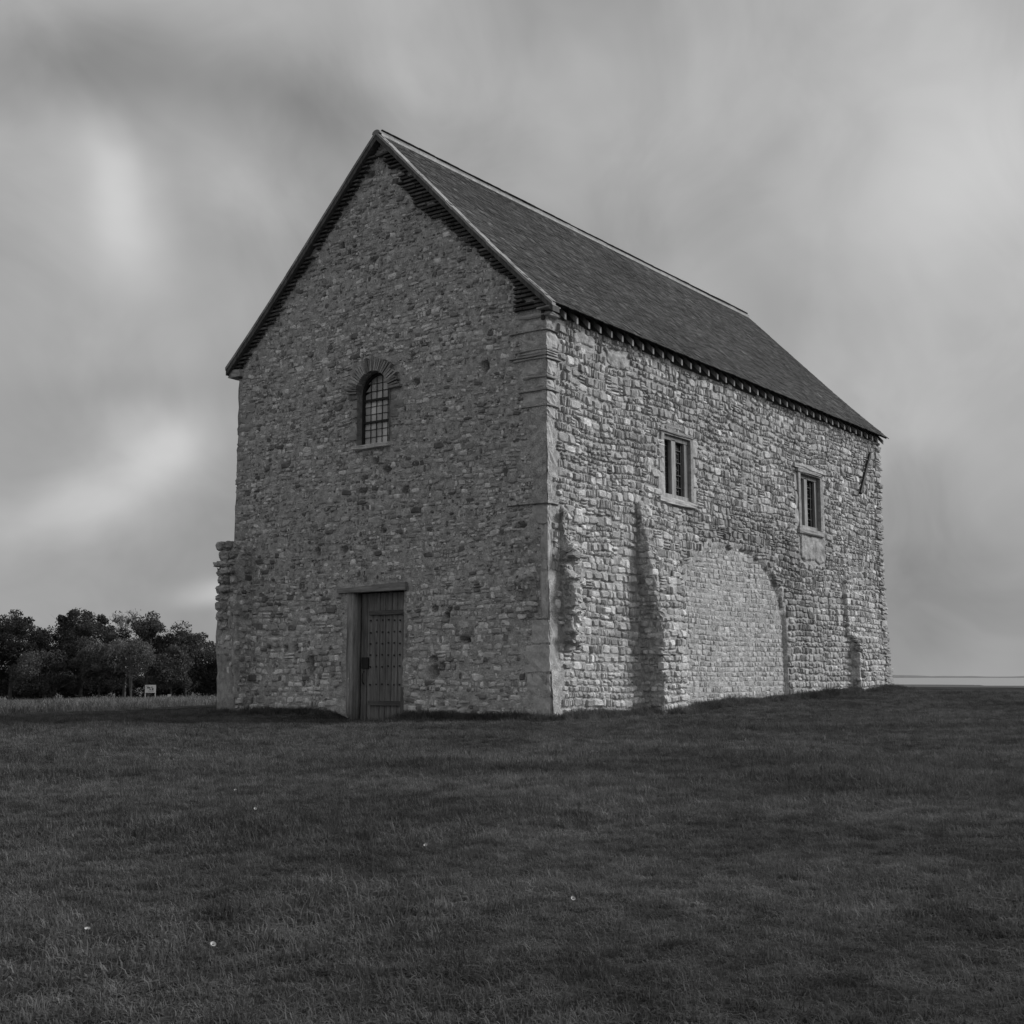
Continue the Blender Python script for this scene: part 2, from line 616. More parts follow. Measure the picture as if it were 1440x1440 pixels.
def off_s(u, v):
    u = np.asarray(u, float)
    v = np.asarray(v, float)
    o = .11 * np.clip(1 - v / 3.6, 0, 1) ** 1.5 + .06 * fbm(u * .5, v * .5, 31, 3)
    top = 2.2 + 1.45 * np.sqrt(np.clip(1 - ((u - ARCH_CX) / ARCH_HW) ** 2, 0, 1))
    ins = (np.abs(u - ARCH_CX) < ARCH_HW) & (v < top)
    o = o - np.where(ins, .05 + .03 * sstep(7.0, 9.8, u), 0)
    # torn-off buttresses
    D = .45 - .34 * sstep(2.0, 4.25, v) + .10 * fbm(v * 2.2, 3.1, 33)
    prof = np.where(u > 3.15, 1 - sstep(3.8, 5.1, u), 0)
    o = o + D * prof * (1 - sstep(4.15, 4.3, v + .08 * fbm(u * 3, 4.4, 35)))
    D2 = .27 * (.85 + .7 * fbm(u * 2.5, v * 2.3, 36)) * (1 - .75 * np.exp(-((v - 2.75) / .10) ** 2))
    o = o + D2 * np.where(u > .40, 1, 0) * (1 - sstep(.55, 1.15, u + .25 * fbm(v * 2, 9, 37))) * sstep(1.25, 1.4, v) * (1 - .7 * sstep(3.0, 3.15, v)) * (1 - sstep(3.7, 3.9, v))
    D3 = .22 - .13 * sstep(1.7, 1.9, v)
    uL3 = 13.9 - .35 * sstep(1.7, 1.9, v) + .05 * fbm(v * 2, 2.2, 38)
    o = o + D3 * np.where(u > uL3, 1 - sstep(15.2, 15.9, u), 0) * (1 - sstep(3.4, 3.6, v + .1 * fbm(u * 2, 1, 39)))
    return o


def off_w(u, v):
    u = np.asarray(u, float)
    v = np.asarray(v, float)
    o = .05 * np.clip(1 - v / 3.0, 0, 1) + .05 * fbm(u * .6, v * .6, 41, 3)
    D = .38 + .12 * fbm(u * 2.1, v * 2.6, 42) - .10 * sstep(1.4, 0, v)
    uR = 7.62
    o = o + D * np.where(u > uR, 1, 0) * (1 - sstep(3.45, 3.7, v + .25 * fbm(u * 3, 4, 44)))
    D2 = .16 + .26 * fbm(u * 2.6, v * 2.8, 45)
    o = o + np.clip(D2, 0, 1) * sstep(.24, .3, u) * (1 - sstep(.55, .85, u + .2 * fbm(v * 1.7, 2, 46))) * sstep(1.75, 1.95, v) * (1 - sstep(3.5, 3.75, v))
    return o


HOLES_W = [(447, 777, .09, .09), (381, 912, .05, .05), (405, 911, .055, .05), (418, 911, .06, .05), (510, 690, .11, .05), (571, 690, .08, .07),
           (655, 899, .14, .06), (611, 927, .08, .06), (623, 938, .06, .08), (485, 773, .10, .05), (440, 935, .09, .22), (612, 945, .10, .12),
           (528, 648, .10, .05), (545, 661, .10, .06), (512, 672, .08, .04), (585, 537, .09, .05), (735, 740, .16, .05), (612, 856, .05, .04),
           (633, 857, .05, .05), (630, 866, .04, .06), (540, 747, .1, .04), (520, 245, .12, .05), (525, 365, .1, .05), (480, 345, .07, .05), (683, 515, .07, .12)]
HW = []
for (px, py, a, b) in HOLES_W:
    y, z = WP(px, py)
    HW.append((y, z, a, b))


def hole_depth_w(u, v):
    o = np.zeros(np.broadcast(u, v).shape)
    for (y, z, a, b) in HW:
        q = ((u - y) / a) ** 2 + ((v - z) / b) ** 2
        o = o - .30 * (1 - sstep(.6, 1.1, q))
    return o


CRACK = [SP(1220, 637), SP(1215, 660), SP(1207, 694)]


def hole_depth_s(u, v):
    o = np.zeros(np.broadcast(u, v).shape)
    for (px, py, a, b) in [(1195, 900, .10, .36), (1199, 945, .12, .26)]:
        x, z = SP(px, py)
        q = ((u - x) / a) ** 2 + ((v - z) / b) ** 2
        o = o - .22 * (1 - sstep(.5, 1.1, q))
    return o


def backing(fr, us, vs, off, hole, keep, name, m, seed, amp=.012):
    U, V = np.meshgrid(us, vs)
    d = off(U, V) + hole(U, V) + amp * 2 * fbm(U * 5, V * 7, seed, 4)
    P = fr.p(U, V, d).reshape(-1, 3)
    nu = len(us)
    F = []
    for j in range(len(vs) - 1):
        for i in range(nu - 1):
            if keep((us[i] + us[i + 1]) / 2, (vs[j] + vs[j + 1]) / 2):
                a = j * nu + i
                q = (a, a + 1, a + nu + 1, a + nu)
                F.append(q[::-1] if fr.flip else q)
    mb = MB()
    mb.add(P, F, .3)
    return mb.build(name, m, chapel, smooth=True)


def lines(a, b, step, snaps):
    x = list(np.arange(a, b, step)) + [b]
    x = [p for p in x if all(abs(p - s) > step * .55 for s in snaps)] + list(snaps)
    return np.array(sorted(x))


def in_rects(u, v, rects, m=0.0):
    return any(a - m < u < b + m and c - m < v < d + m for (a, b, c, d) in rects)


us = lines(0.0, LEN, .06, [.395, .405, 3.145, 3.155, 4.22, 5.34, 10.98, 12.2, 4.95, 4.97, 9.85, 9.87])
vs = lines(-.4, 7.32, .055, [4.44, 5.76, 4.42, 5.78])
long_wall = backing(SOUTH, us, vs, off_s, hole_depth_s, lambda u, v: not in_rects(u, v, SW), 'wall', 'mortar', 51)
us = lines(0.0, WID, .05, [DOOR[0], DOOR[1], WIN_W[0], WIN_W[1], 7.615, 7.625])
vs = lines(-.5, RID - .1, .05, [DOOR[3], WIN_W[2]])
gable_wall = backing(WEST, us, vs, off_w, hole_depth_w,
                     lambda u, v: v < roof_z(u) and not in_rects(u, v, [DOOR]) and not in_west_win(u, v), 'wall', 'mortar', 52, .014)
# the two walls behind
for fr, a, b, hid in ((Frame((LEN, 0, 0), (0, 1, 0), (0, 0, 1), (1, 0, 0)), 0.0, WID, True), (Frame((0, WID, 0), (1, 0, 0), (0, 0, 1), (0, 1, 0)), 0.0, LEN, False)):
    us = np.arange(a, b + .01, .2)
    us[-1] = b
    vs = np.arange(-.6, (RID if hid else 7.4), .2)
    backing(fr, us, vs, lambda u, v: .04 * fbm(u, v, 61), lambda u, v: 0 * u, lambda u, v: (not hid) or v < roof_z(u) - .1, 'wall', 'mortar', 53, .02)

# plaster / ashlar patches of the long wall (regions without rubble)
def patch_rect(px0, py0, px1, py1):
    a = SP(px0, py0)
    b = SP(px1, py1)
    return (min(a[0], b[0]), max(a[0], b[0]), min(a[1], b[1]), max(a[1], b[1]))


PATCHES = [(10.95, 12.45, 3.62, 4.36), (.95, 1.6, 7.0, 7.18), (2.05, 2.8, 6.86, 7.10)]
QUO = []          # corner blocks, filled below: (z0, z1, su, wu)
for (y1, y0, su, wu, t) in [(447, 462, .22, .55, .42), (463, 487, .36, .62, .46), (505, 527, .30, .60, .42), (533, 547, .26, .50, .40), (551, 570, .30, .55, .42), (573, 590, .28, .40, .42),
                            (591, 632, .20, .48, .45), (633, 666, .36, .38, .33), (667, 711, .22, .30, .42), (713, 741, .16, .34, .40), (742, 806, .17, .16, .42), (807, 873, .17, .14, .44),
                            (874, 908, .30, .34, .44), (909, 948, .26, .46, .44), (949, 980, .30, .44, .44), (981, 1018, .30, .50, .45)]:
    k = 7.36 / 574.0
    QUO.append(((1012 - y0) * k, (1012 - y1) * k, su, wu, t))
TILES_C = [(488, 505), (527, 533), (547, 551)]


def quoin_s(v):
    for q in QUO:
        if q[0] - .03 <= v <= q[1] + .03:
            return q[2] - .05
    return .3


def quoin_w(v):
    for q in QUO:
        if q[0] - .03 <= v <= q[1] + .03:
            return q[3] - .05
    return .5


GLX = np.linspace(-1, 18, 200)
GLS = gz(GLX, GLX * 0 - .1)
GLW = gz(GLX * 0 - .1, GLX)


def ok_s(u, v):
    if v < np.interp(u, GLX, GLS) - .15 or v > 7.37 or u < quoin_s(v) or u > LEN + .02:
        return False
    if in_rects(u, v, SW, .02) or in_rects(u, v, PATCHES) or arch_in(u, v):
        return False
    if 3.13 < u < 3.17 and v < 4.15:
        return False
    if .385 < u < .415 and 1.3 < v < 3.8:
        return False
    return not (u > 13.3 and (v > 5.4 or v < 2.2)) or float(hole_depth_s(u, v)) > -.05


def ok_w(u, v):
    if v < np.interp(u, GLX, GLW) - .18 or v > float(roof_z(u)) - .10 or u < quoin_w(v) or u > WID:
        return False
    if in_rects(u, v, [(DOOR[0] - .02, DOOR[1] + .16, DOOR[2], DOOR[3] + .03), (3.24, 5.08, 2.38, 2.62)]) or in_west_win(u, v, .03):
        return False
    c = (WIN_W[0] + WIN_W[1]) / 2
    if v > WIN_W[3] - .12 and math.hypot(u - c, (v - WIN_W[3])) < .74:
        return False
    if 7.60 < u < 7.64 and v < 3.5:
        return False
    return all(((u - y) / a) ** 2 + ((v - z) / b) ** 2 > .95 for (y, z, a, b) in HW)


def tone_s(u, v, rng):
    base = .43 + .12 * sfbm(u * .35, v * .5, 71) + .05 * max(0, 1 - v / 3) + (.06 if 13.5 < u < 15.5 and v < 3.4 else 0) - .10 * math.exp(-((math.hypot((u - 7.9) / 1.45, v - 2.1) - 2.0) / .55) ** 2)
    return float(np.clip(base * rng.lognormal(0, .26), .10, .72))


def tone_w(u, v, rng):
    base = .44 + .13 * sfbm(u * .4, v * .4, 72) + .06 * min(1, max(0, (3.5 - v) / 2))
    r = rng.random()
    k = rng.lognormal(0, .26)
    if r < .05:
        k = rng.uniform(1.6, 2.3)
    elif r < .17:
        k = rng.uniform(.3, .5)
    return float(np.clip(base * k, .06, .75))


st_s = courses(.15, LEN, -.2, 2.9, (.11, .19), (.7, 1.9), 101, ok_s, tone_s, d=(.02, .05), gap=.020, soldier=.12, thin=.06, warp=.05, jit=.16, strip=(2.0, 4.5))
st_s += courses(.15, LEN, 2.9, 7.6, (.09, .20), (.5, 1.8), 102, ok_s, tone_s, d=(.018, .05), gap=.020, soldier=.14, thin=.10, warp=.11, jit=.2, strip=(.7, 2.2))
arch_t = lambda u, v, rng: float(np.clip(.46 * rng.lognormal(0, .12), .25, .65))
st_s += courses(4.95, 9.87, -.1, 3.7, (.10, .125), (1.2, 2.4), 103, lambda u, v: arch_in(u, v) and v > np.interp(u, GLX, GLS) - .15,
                arch_t, d=(.006, .018), gap=.012, soldier=.22, thin=.0, warp=.02, jit=.09, e=8.0, wmax=.28, loose=True)
st_w = courses(.1, WID, -.3, 2.4, (.09, .15), (.7, 2.4), 104, ok_w, tone_w, d=(.004, .028), gap=.020, soldier=.10, thin=.10, warp=.05, jit=.18, skip=.10, strip=(1.5, 4))
st_w += courses(.1, WID, 2.4, RID, (.06, .14), (.5, 2.2), 105, ok_w, tone_w, d=(.001, .026), gap=.020, soldier=.10, thin=.12, warp=.10, jit=.25, e=4.0, skip=.22, strip=(.5, 1.8))


st_w += courses(.1, WID, -.2, RID, (.035, .07), (.6, 1.9), 109, ok_w, lambda u, v, r: tone_w(u, v, r) * .97, d=(.0, .014), gap=.012, soldier=.0, thin=.0, warp=.08, jit=.3, e=3.0, skip=.62, strip=(.6, 2))


def px_area(fr, s):
    p = fr.p(s['u'], s['v'], 0.0)
    d = p - CAM
    L = np.linalg.norm(d)
    return s['w'] * s['h'] * abs(np.dot(d / L, fr.N)) / L ** 2


def lay(fr, sts, off, parent, n_single, name='stone', m='stone'):
    order = sorted(range(len(sts)), key=lambda i: -px_area(fr, sts[i]))
    single = set(order[:n_single])
    mb = MB()
    F = STONE_FF if fr.flip else STONE_F
    for i, s in enumerate(sts):
        vs = stone_geo(fr, s, off)
        if i in single:
            one = MB()
            one.add(vs, F, s['t'])
            one.build(name, m, parent)
        else:
            mb.add(vs, F, s['t'])
    if mb.n:
        mb.build('small_stones', m, parent, kind='stuff')


lay(SOUTH, st_s, off_s, long_wall, 170)
lay(WEST, st_w, off_w, gable_wall, 130)

def broken_edge(x, z0, z1, seed):
    rg_ = np.random.default_rng(seed)
    z_ = z0
    while z_ < z1:
        h_ = rg_.uniform(.07, .19)
        d_ = float(off_s(x + .06, z_ + h_ / 2))
        for k_ in range(2):
            w_ = rg_.uniform(.10, .32)
            a_ = x + rg_.uniform(-.05, .02) + k_ * .16
            e_ = d_ + rg_.uniform(-.07, .07)
            b_ = max(.1, e_ - rg_.uniform(.15, .35))
            rough_block(a_, a_ + w_, -e_, -b_, z_ + .005, z_ + h_ - .015, tone_s(3.4, z_, rg_), int(rg_.integers(99999)), .022, 2, .05).build('jutting_stone', 'stone', long_wall)
        z_ += h_


def later_edges():
    broken_edge(3.15, .1, 4.1, 21)
    broken_edge(.40, 1.35, 3.75, 22)
    broken_edge(13.9, .5, 1.8, 23)


# rubble on the broken sides of the buttress stumps
rngb = np.random.default_rng(9)
side = Frame((3.15, 0, 0), (0, -1, 0), (0, 0, 1), (-1, 0, 0))
sd_st = courses(-.05, .5, -.1, 4.1, (.07, .16), (.6, 1.6), 106, lambda u, v: u < .50 - .36 * float(sstep(2.0, 4.25, v)) and v > .0, lambda u, v, r: tone_s(3.4, v, r) * .9,  # stone tone lowered to deepen the shade on this side
                d=(.01, .07), gap=.02, warp=.05, jit=.2, e=4)
lay(side, sd_st, lambda u, v: -.01, long_wall, 0)
side = Frame((.40, 0, 0), (0, -1, 0), (0, 0, 1), (-1, 0, 0))
sd_st = courses(-.05, .4, 1.3, 3.8, (.06, .14), (.6, 1.6), 108, lambda u, v: u < float(off_s(.45, v)) - .01, lambda u, v, r: tone_s(.4, v, r) * .9, d=(.005, .05), gap=.02, warp=.05, jit=.2, e=4)  # side turned from the sun: shade added to the stone tone
lay(side, sd_st, lambda u, v: -.01, long_wall, 0)
side = Frame((0, 7.62, 0), (-1, 0, 0), (0, 0, 1), (0, -1, 0))
sd_st = courses(-.02, .42, -.1, 3.5, (.07, .16), (.6, 1.6), 107, lambda u, v: u < .36 and v > -.1, lambda u, v, r: tone_w(7.6, v, r), d=(.01, .06), gap=.02, warp=.05, jit=.2, e=4)
lay(side, sd_st, lambda u, v: -.01, gable_wall, 0)

# ------------------------------------------------------------------ corner blocks
def rough_block(x0, x1, y0, y1, z0, z1, tone, seed, jit=.012, cuts=2, r=.035):
    bm = bmesh.new()
    bmesh.ops.create_cube(bm, size=1.0)
    bmesh.ops.subdivide_edges(bm, edges=bm.edges[:], cuts=cuts, use_grid_fill=True)
    sx, sy, sz = x1 - x0, y1 - y0, z1 - z0
    rng = np.random.default_rng(seed)
    r = min(r, sx * .45, sy * .45, sz * .45)
    for v in bm.verts:
        p = np.array(v.co) * (sx, sy, sz)
        h = np.array((sx, sy, sz)) / 2
        q = np.clip(p, -(h - r), h - r)
        dd = p - q
        n = np.linalg.norm(dd)
        if n > 0 and np.count_nonzero(np.abs(dd) > 1e-6) > 1:
            p = q + dd / n * r
        p = p + rng.uniform(-jit, jit, 3)
        v.co = p + np.array(((x0 + x1) / 2, (y0 + y1) / 2, (z0 + z1) / 2))
    bm.verts.ensure_lookup_table()
    vs = [tuple(v.co) for v in bm.verts]
    fs = [tuple(v.index for v in f.verts) for f in bm.faces]
    bm.free()
    mb = MB()
    mb.add(vs, fs, tone)
    return mb


def corner_out(z):
    return .004 + .085 * max(0, 1 - z / 3.4) ** 1.3


for i, (z0, z1, su, wu, t) in enumerate(QUO):
    o = corner_out((z0 + z1) / 2) + random.uniform(-.012, .012)
    z0b = z0 + .002
    rough_block(-o * .6 - .012, su, -o - .012, wu, z0b, z1 - .003, t + .04, 300 + i, .014, 3).build('corner_block', 'quoin', chapel, smooth=False)
for i, (z0, z1, su, wu, t) in enumerate(QUO):      # mortar beds behind the joints
    o = corner_out(z0)
    rough_block(-o * .6 + .012, .2, -o + .012, .3, z0 - .05, z0 + .05, .36, 360 + i, .003, 2, .01).build('mortar_bed', 'quoin', chapel)
k = 7.36 / 574.0
for (y1, y0) in TILES_C + [(462, 463), (570, 573), (711, 713), (873, 874)]:
    z1, z0 = (1012 - y1) * k, (1012 - y0) * k
    n = max(1, int(round((z1 - z0) / .06)))
    for j in range(n):
        a = z0 + (z1 - z0) * j / n
        b = z0 + (z1 - z0) * (j + 1) / n
        pr = random.uniform(.03, .055)
        rough_block(-pr, random.uniform(.3, .45), -pr, random.uniform(.5, .9), a + .006, b - .008, random.uniform(.28, .42), 340 + j + int(y1), .006, 1).build('bonding_tile', 'brick', chapel)
# cap stone under the eave at the corner
rough_block(-.05, .34, -.09, .62, 7.29, 7.38, .42, 390).build('corner_block', 'quoin', chapel)
# north-west corner: small blocks and tiles along the edge
z = -.2
rg = np.random.default_rng(77)
while z < 7.3:
    h = rg.uniform(.06, .3)
    out = rg.uniform(-.01, .035)
    pr = off_w(8.1, z + h / 2)
    if not (z < 3.6 and z > 1.9):
        rough_block(-float(pr) - .015, .4, 7.98 - rg.uniform(0, .3), WID + out, z + .006, z + h - .006, rg.uniform(.28, .42), 400 + int(z * 100), .012, 1 if h < .12 else 2).build('corner_block', 'quoin', chapel)
    z += h
# smooth pier at the foot of the north-west corner
rough_block(-.22, .3, 8.0, WID + .06, -.3, .62, .42, 470, .015, 3).build('corner_block', 'quoin', chapel)
rough_block(-.16, .3, 8.05, WID + .03, .63, 1.9, .36, 471, .012, 3).build('corner_block', 'quoin', chapel)
# broken stones jutting from the buttress stump
rough_block(-.40, .1, 7.70, WID + .03, -.2, 3.42, .36, 479, .04, 7, .05).build('stump_core', 'stone', gable_wall)
z = 1.75
while z < 3.6:
    h = rg.uniform(.10, .24)
    xx = -.45 - rg.uniform(-.06, .08)
    while xx < .05:
        w = rg.uniform(.14, .34)
        ext = rg.uniform(-.06, .13) * min(1.0, (z - 1.4) / 1.0)
        rough_block(xx, xx + w, WID - .3, WID + ext, z - rg.uniform(0, .02), z + h - rg.uniform(.0, .02), rg.uniform(.25, .48), int(rg.integers(99999)), .026, 3, .05).build('jutting_stone', 'stone', gable_wall)
        xx += w
    yy = 7.66
    while yy < WID - .06:
        w = min(rg.uniform(.12, .28), WID + .03 - yy)
        ext = rg.uniform(.34, .56)
        rough_block(-ext, -.1, yy, yy + w, z + rg.uniform(0, .03), z + h - rg.uniform(0, .02), rg.uniform(.25, .48), int(rg.integers(99999)), .02, 3, .09).build('jutting_stone', 'stone', gable_wall)
        yy += w
    z += h
later_edges()
# far corner, seen edge-on: ragged stones
z = .2
while z < 7.2:
    h = rg.uniform(.07, .2)
    pr = off_s(16.5, z)
    ext = .02 + .12 * max(0, fbm(z * 1.3, 2, 81)) + rg.uniform(-.02, .07) + .22 * max(0, 1 - z / 1.2)
    rough_block(16.6 - rg.uniform(.2, .5), LEN + float(ext), -float(pr) - .05 - rg.uniform(0, .03), .3, z, z + h - .014, rg.uniform(.26, .46), 500 + int(z * 50), .02, 1).build('corner_block', 'stone', chapel)
    z += h

q = MB()
q.tube([(a, -float(off_s(a, b)) - .085, b) for (a, b) in CRACK], [.04, .045, .055], 6)
q.build('crack_bar', 'iron', long_wall)  # dark bar put in for the thin dark crack line
# plaster patches (soft-edged skins of render lying on the rubble)
def plaster(rect, seed, d=.03):
    a, b, c, e = rect
    us = np.arange(a - .12, b + .13, .025)
    vs = np.arange(c - .12, e + .13, .025)
    U, V = np.meshgrid(us, vs)
    w = .16 * fbm(U * 3.5, V * 4.5, seed, 5)
    ins = np.minimum(np.minimum(U - a, b - U), np.minimum(V - c, e - V)) + w
    h = off_s(U, V) + d * sstep(-.02, .02, ins) - .05 * (1 - sstep(-.05, -.01, ins)) + .035 * fbm(U * 6, V * 6, seed + 1, 4)
    P = SOUTH.p(U, V, h).reshape(-1, 3)
    nu = len(us)
    F = [(j * nu + i, j * nu + i + 1, (j + 1) * nu + i + 1, (j + 1) * nu + i) for j in range(len(vs) - 1) for i in range(nu - 1)]
    mb = MB()
    mb.add(P, F)
    mb.build('plaster_patch', 'plaster', long_wall, smooth=True)


for i, r in enumerate(PATCHES):
    plaster(r, 600 + i)

# ------------------------------------------------------------------ window surrounds and windows
def jamb_block(x0, x1, z0, z1, t, seed, proud=.05, parent=None):
    return rough_block(x0, x1, -proud - float(off_s((x0 + x1) / 2, (z0 + z1) / 2)), .25, z0, z1, t, seed, .01, 2).build('jamb_stone', 'quoin', parent)


def south_window(r, seed):
    x0, x1, z0, z1 = r
    o = float(off_s((x0 + x1) / 2, (z0 + z1) / 2))
    yb = .09
    # the frame: four timbers joined round the lights
    mb = MB()
    fw = .09
    mb.box((x0 + .05, yb - .01, (z0 + z1) / 2), (.10, .12, z1 - z0), tone=.2)
    mb.box((x1 - .09, yb - .01, (z0 + z1) / 2), (.18, .12, z1 - z0), tone=.24)
    mb.box(((x0 + x1) / 2, yb - .015, z1 - .05), (x1 - x0, .13, .10), tone=.2)
    mb.box(((x0 + x1) / 2, yb - .015, z0 + .04), (x1 - x0, .13, .08), tone=.34)
    # lining of the opening (reveals) so that no gap shows
    w = mb.build('window', 'oak', chapel)
    rv = MB()
    rv.box((x1 + .06, .11 - o / 2, (z0 + z1) / 2), (.12, .34 + o, z1 - z0), tone=.33, jit=.006)
    rv.box((x0 - .06, .11 - o / 2, (z0 + z1) / 2), (.12, .34 + o, z1 - z0), tone=.33, jit=.006)
    rv.box(((x0 + x1) / 2, .11 - o / 2, z1 + .06), (x1 - x0 + .24, .34 + o, .12), tone=.30, jit=.006)
    rv.build('reveal', 'stone', w)
    ml = MB()
    ml.box((x0 + .46, yb - .02, (z0 + z1) / 2), (.17, .12, z1 - z0 - .16), tone=.34)
    ml.build('mullion', 'oak', w)
    ml = MB()
    ml.box((x0 + .88, yb + .0, (z0 + z1) / 2), (.035, .05, z1 - z0 - .16), tone=.12)
    ml.build('stanchion', 'iron', w)
    # glass: leaded quarries
    rg2 = np.random.default_rng(seed)
    lights = [(x0 + .10, x0 + .375, 2), (x0 + .545, x1 - .18, 3)]
    lead = MB()
    nr = 10
    for (a, b, nc) in lights:
        for j in range(nr):
            za, zb = z0 + .08 + (z1 - z0 - .18) * j / nr, z0 + .08 + (z1 - z0 - .18) * (j + 1) / nr
            for i in range(nc):
                xa, xb = a + (b - a) * i / nc, a + (b - a) * (i + 1) / nc
                q = MB()
                t = rg2.uniform(.5, 1.5)
                dy = rg2.uniform(-.004, .004, 4)
                q.add([(xa, yb + .02 + dy[0], za), (xb, yb + .02 + dy[1], za), (xb, yb + .02 + dy[2], zb), (xa, yb + .02 + dy[3], zb),
                       (xa, yb + .03, za), (xb, yb + .03, za), (xb, yb + .03, zb), (xa, yb + .03, zb)],
                      [(0, 1, 2, 3), (7, 6, 5, 4), (0, 4, 5, 1), (1, 5, 6, 2), (2, 6, 7, 3), (3, 7, 4, 0)], t)
                q.build('pane', 'glass_dark', w)
            lead.box(((a + b) / 2, yb + .012, za), (b - a, .014, .014), tone=.2)
        for i in range(nc + 1):
            lead.box((a + (b - a) * i / nc, yb + .010, (z0 + z1) / 2 - .01), (.014, .014, z1 - z0 - .18), tone=.2)
    lead.build('lead_grid', 'lead', w)
    bars = MB()
    for j in range(1, 5):
        bars.box((x0 + .74, yb - .015, z0 + (z1 - z0) * j / 5), (.38, .016, .018), tone=.4)
    bars.build('saddle_bar', 'lead', w)
    return w, o


w, o = south_window(SW[0], 1)
for (a, b, c, d, t) in [(3.93, 4.21, 4.40, 4.92, .46), (4.0, 4.21, 4.93, 5.22, .40), (3.98, 4.21, 5.23, 5.5, .42), (5.36, 5.62, 4.30, 4.75, .42), (5.36, 5.68, 4.78, 5.05, .45), (5.36, 5.58, 5.06, 5.4, .40), (5.36, 5.66, 5.42, 5.74, .44)]:
    jamb_block(a, b, c, d, t, 700 + int(a * 10 + c * 37), .05, w)
rough_block(3.98, 5.56, -.10 - o, .3, 4.30, 4.43, .48, 731, .01, 3).build('sill', 'quoin', w)
rough_block(4.02, 5.46, -.09 - o, .3, 5.78, 5.86, .30, 732, .01, 3).build('lintel', 'quoin', w)
rough_block(3.9, 5.3, -.06 - o, .3, 5.88, 6.03, .30, 733, .015, 3).build('lintel', 'stone', w)
w, o = south_window(SW[1], 2)
for (a, b, c, d, t) in [(10.66, 10.97, 4.42, 4.86, .46), (10.72, 10.97, 4.88, 5.3, .38), (10.70, 10.97, 5.32, 5.74, .38), (12.22, 12.5, 4.40, 4.9, .46), (12.22, 12.46, 4.92, 5.4, .42), (12.22, 12.5, 5.42, 5.76, .44)]:
    jamb_block(a, b, c, d, t, 740 + int(a * 10 + c * 37), .05, w)
rough_block(10.8, 12.36, -.09 - o, .3, 4.26, 4.41, .30, 761, .01, 3).build('sill', 'quoin', w)
rough_block(10.8, 12.36, -.09 - o, .3, 5.80, 5.88, .34, 762, .01, 3).build('lintel', 'quoin', w)
rough_block(10.7, 12.66, -.05 - o, .3, 5.90, 6.04, .44, 763, .015, 3).build('lintel', 'stone', w)

# arched window of the gable
y0, y1, zs, zp, zc = WIN_W
yc, hw = (y0 + y1) / 2, (y1 - y0) / 2
XB = .15


def arch_pts(n=14, g=0.0):
    pts = [(y0 + g, zs + g)] + [(yc - (hw - g) * math.cos(math.pi * i / n), zp + (zc - zp - g) * math.sin(math.pi * i / n)) for i in range(n + 1)] + [(y1 - g, zs + g)]
    return pts


A = arch_pts()
mb = MB()
vsx = []
for (y, z) in A:
    vsx.append((-.06, y, z))
    vsx.append((XB + .05, y, z))
mb.add(vsx, [(2 * i, 2 * i + 1, 2 * i + 3, 2 * i + 2) for i in range(len(A) - 1)], .26)
wwin = mb.build('window', 'stone', chapel)
mb = MB()            # inner frame
B = arch_pts(14, .05)
vs_ = []
for (a, b) in zip(A, B):
    vs_ += [(XB - .05, a[0], a[1]), (XB - .05, b[0], b[1]), (XB + .03, b[0], b[1])]
fs_ = []
for i in range(len(A) - 1):
    fs_ += [(3 * i, 3 * i + 1, 3 * i + 4, 3 * i + 3), (3 * i + 1, 3 * i + 2, 3 * i + 5, 3 * i + 4)]
mb.add(vs_, fs_, .05)
mb.build('frame', 'iron', wwin)


def arch_top(y):
    return zp + (zc - .05 - zp) * math.sqrt(max(0, 1 - ((y - yc) / (hw - .05)) ** 2))


rg3 = np.random.default_rng(5)
lead = MB()
ncol, nrow = 5, 9
for i in range(ncol):
    ya, yb_ = y0 + .05 + (2 * hw - .1) * i / ncol, y0 + .05 + (2 * hw - .1) * (i + 1) / ncol
    for j in range(nrow):
        za, zb = zs + .02 + (zc - zs - .07) * j / nrow, zs + .02 + (zc - zs - .07) * (j + 1) / nrow
        ta, tb = arch_top(ya), arch_top(yb_)
        if za >= max(ta, tb) - .005:
            continue
        z1a, z1b = max(min(zb, ta), za + .001), max(min(zb, tb), za + .001)
        dx = rg3.uniform(-.006, .006, 4)
        q = MB()
        q.add([(XB + dx[0], ya, za), (XB + dx[1], yb_, za), (XB + dx[2], yb_, z1b), (XB + dx[3], ya, z1a),
               (XB + .012, ya, za), (XB + .012, yb_, za), (XB + .012, yb_, z1b), (XB + .012, ya, z1a)],
              [(3, 2, 1, 0), (4, 5, 6, 7), (0, 1, 5, 4), (1, 2, 6, 5), (2, 3, 7, 6), (3, 0, 4, 7)], rg3.uniform(.7, 1.1))
        q.build('pane', 'glass_pale', wwin)
for i in range(1, ncol):
    y = y0 + .05 + (2 * hw - .1) * i / ncol
    lead.box((XB - .012, y, (zs + arch_top(y)) / 2), (.012, .012, arch_top(y) - zs))
for j in range(1, nrow):
    z = zs + .02 + (zc - zs - .07) * j / nrow
    half = (hw - .05) if z < zp else (hw - .05) * math.sqrt(max(0.0, 1 - ((z - zp) / (zc - .05 - zp)) ** 2))
    lead.box((XB - .012, yc, z), (.012, 2 * half, .010))
lead.build('lead_grid', 'lead', wwin)
for z in (zs + .48, zs + .93):
    q = MB()
    q.box((XB - .04, yc, z), (.03, 2 * hw - .06, .04), tone=.03)
    q.build('saddle_bar', 'iron', wwin)
rough_block(-.10, XB + .05, y0 - .02, y1 + .12, zs - .09, zs + .01, .6, 801, .008, 3).build('sill', 'quoin', wwin)
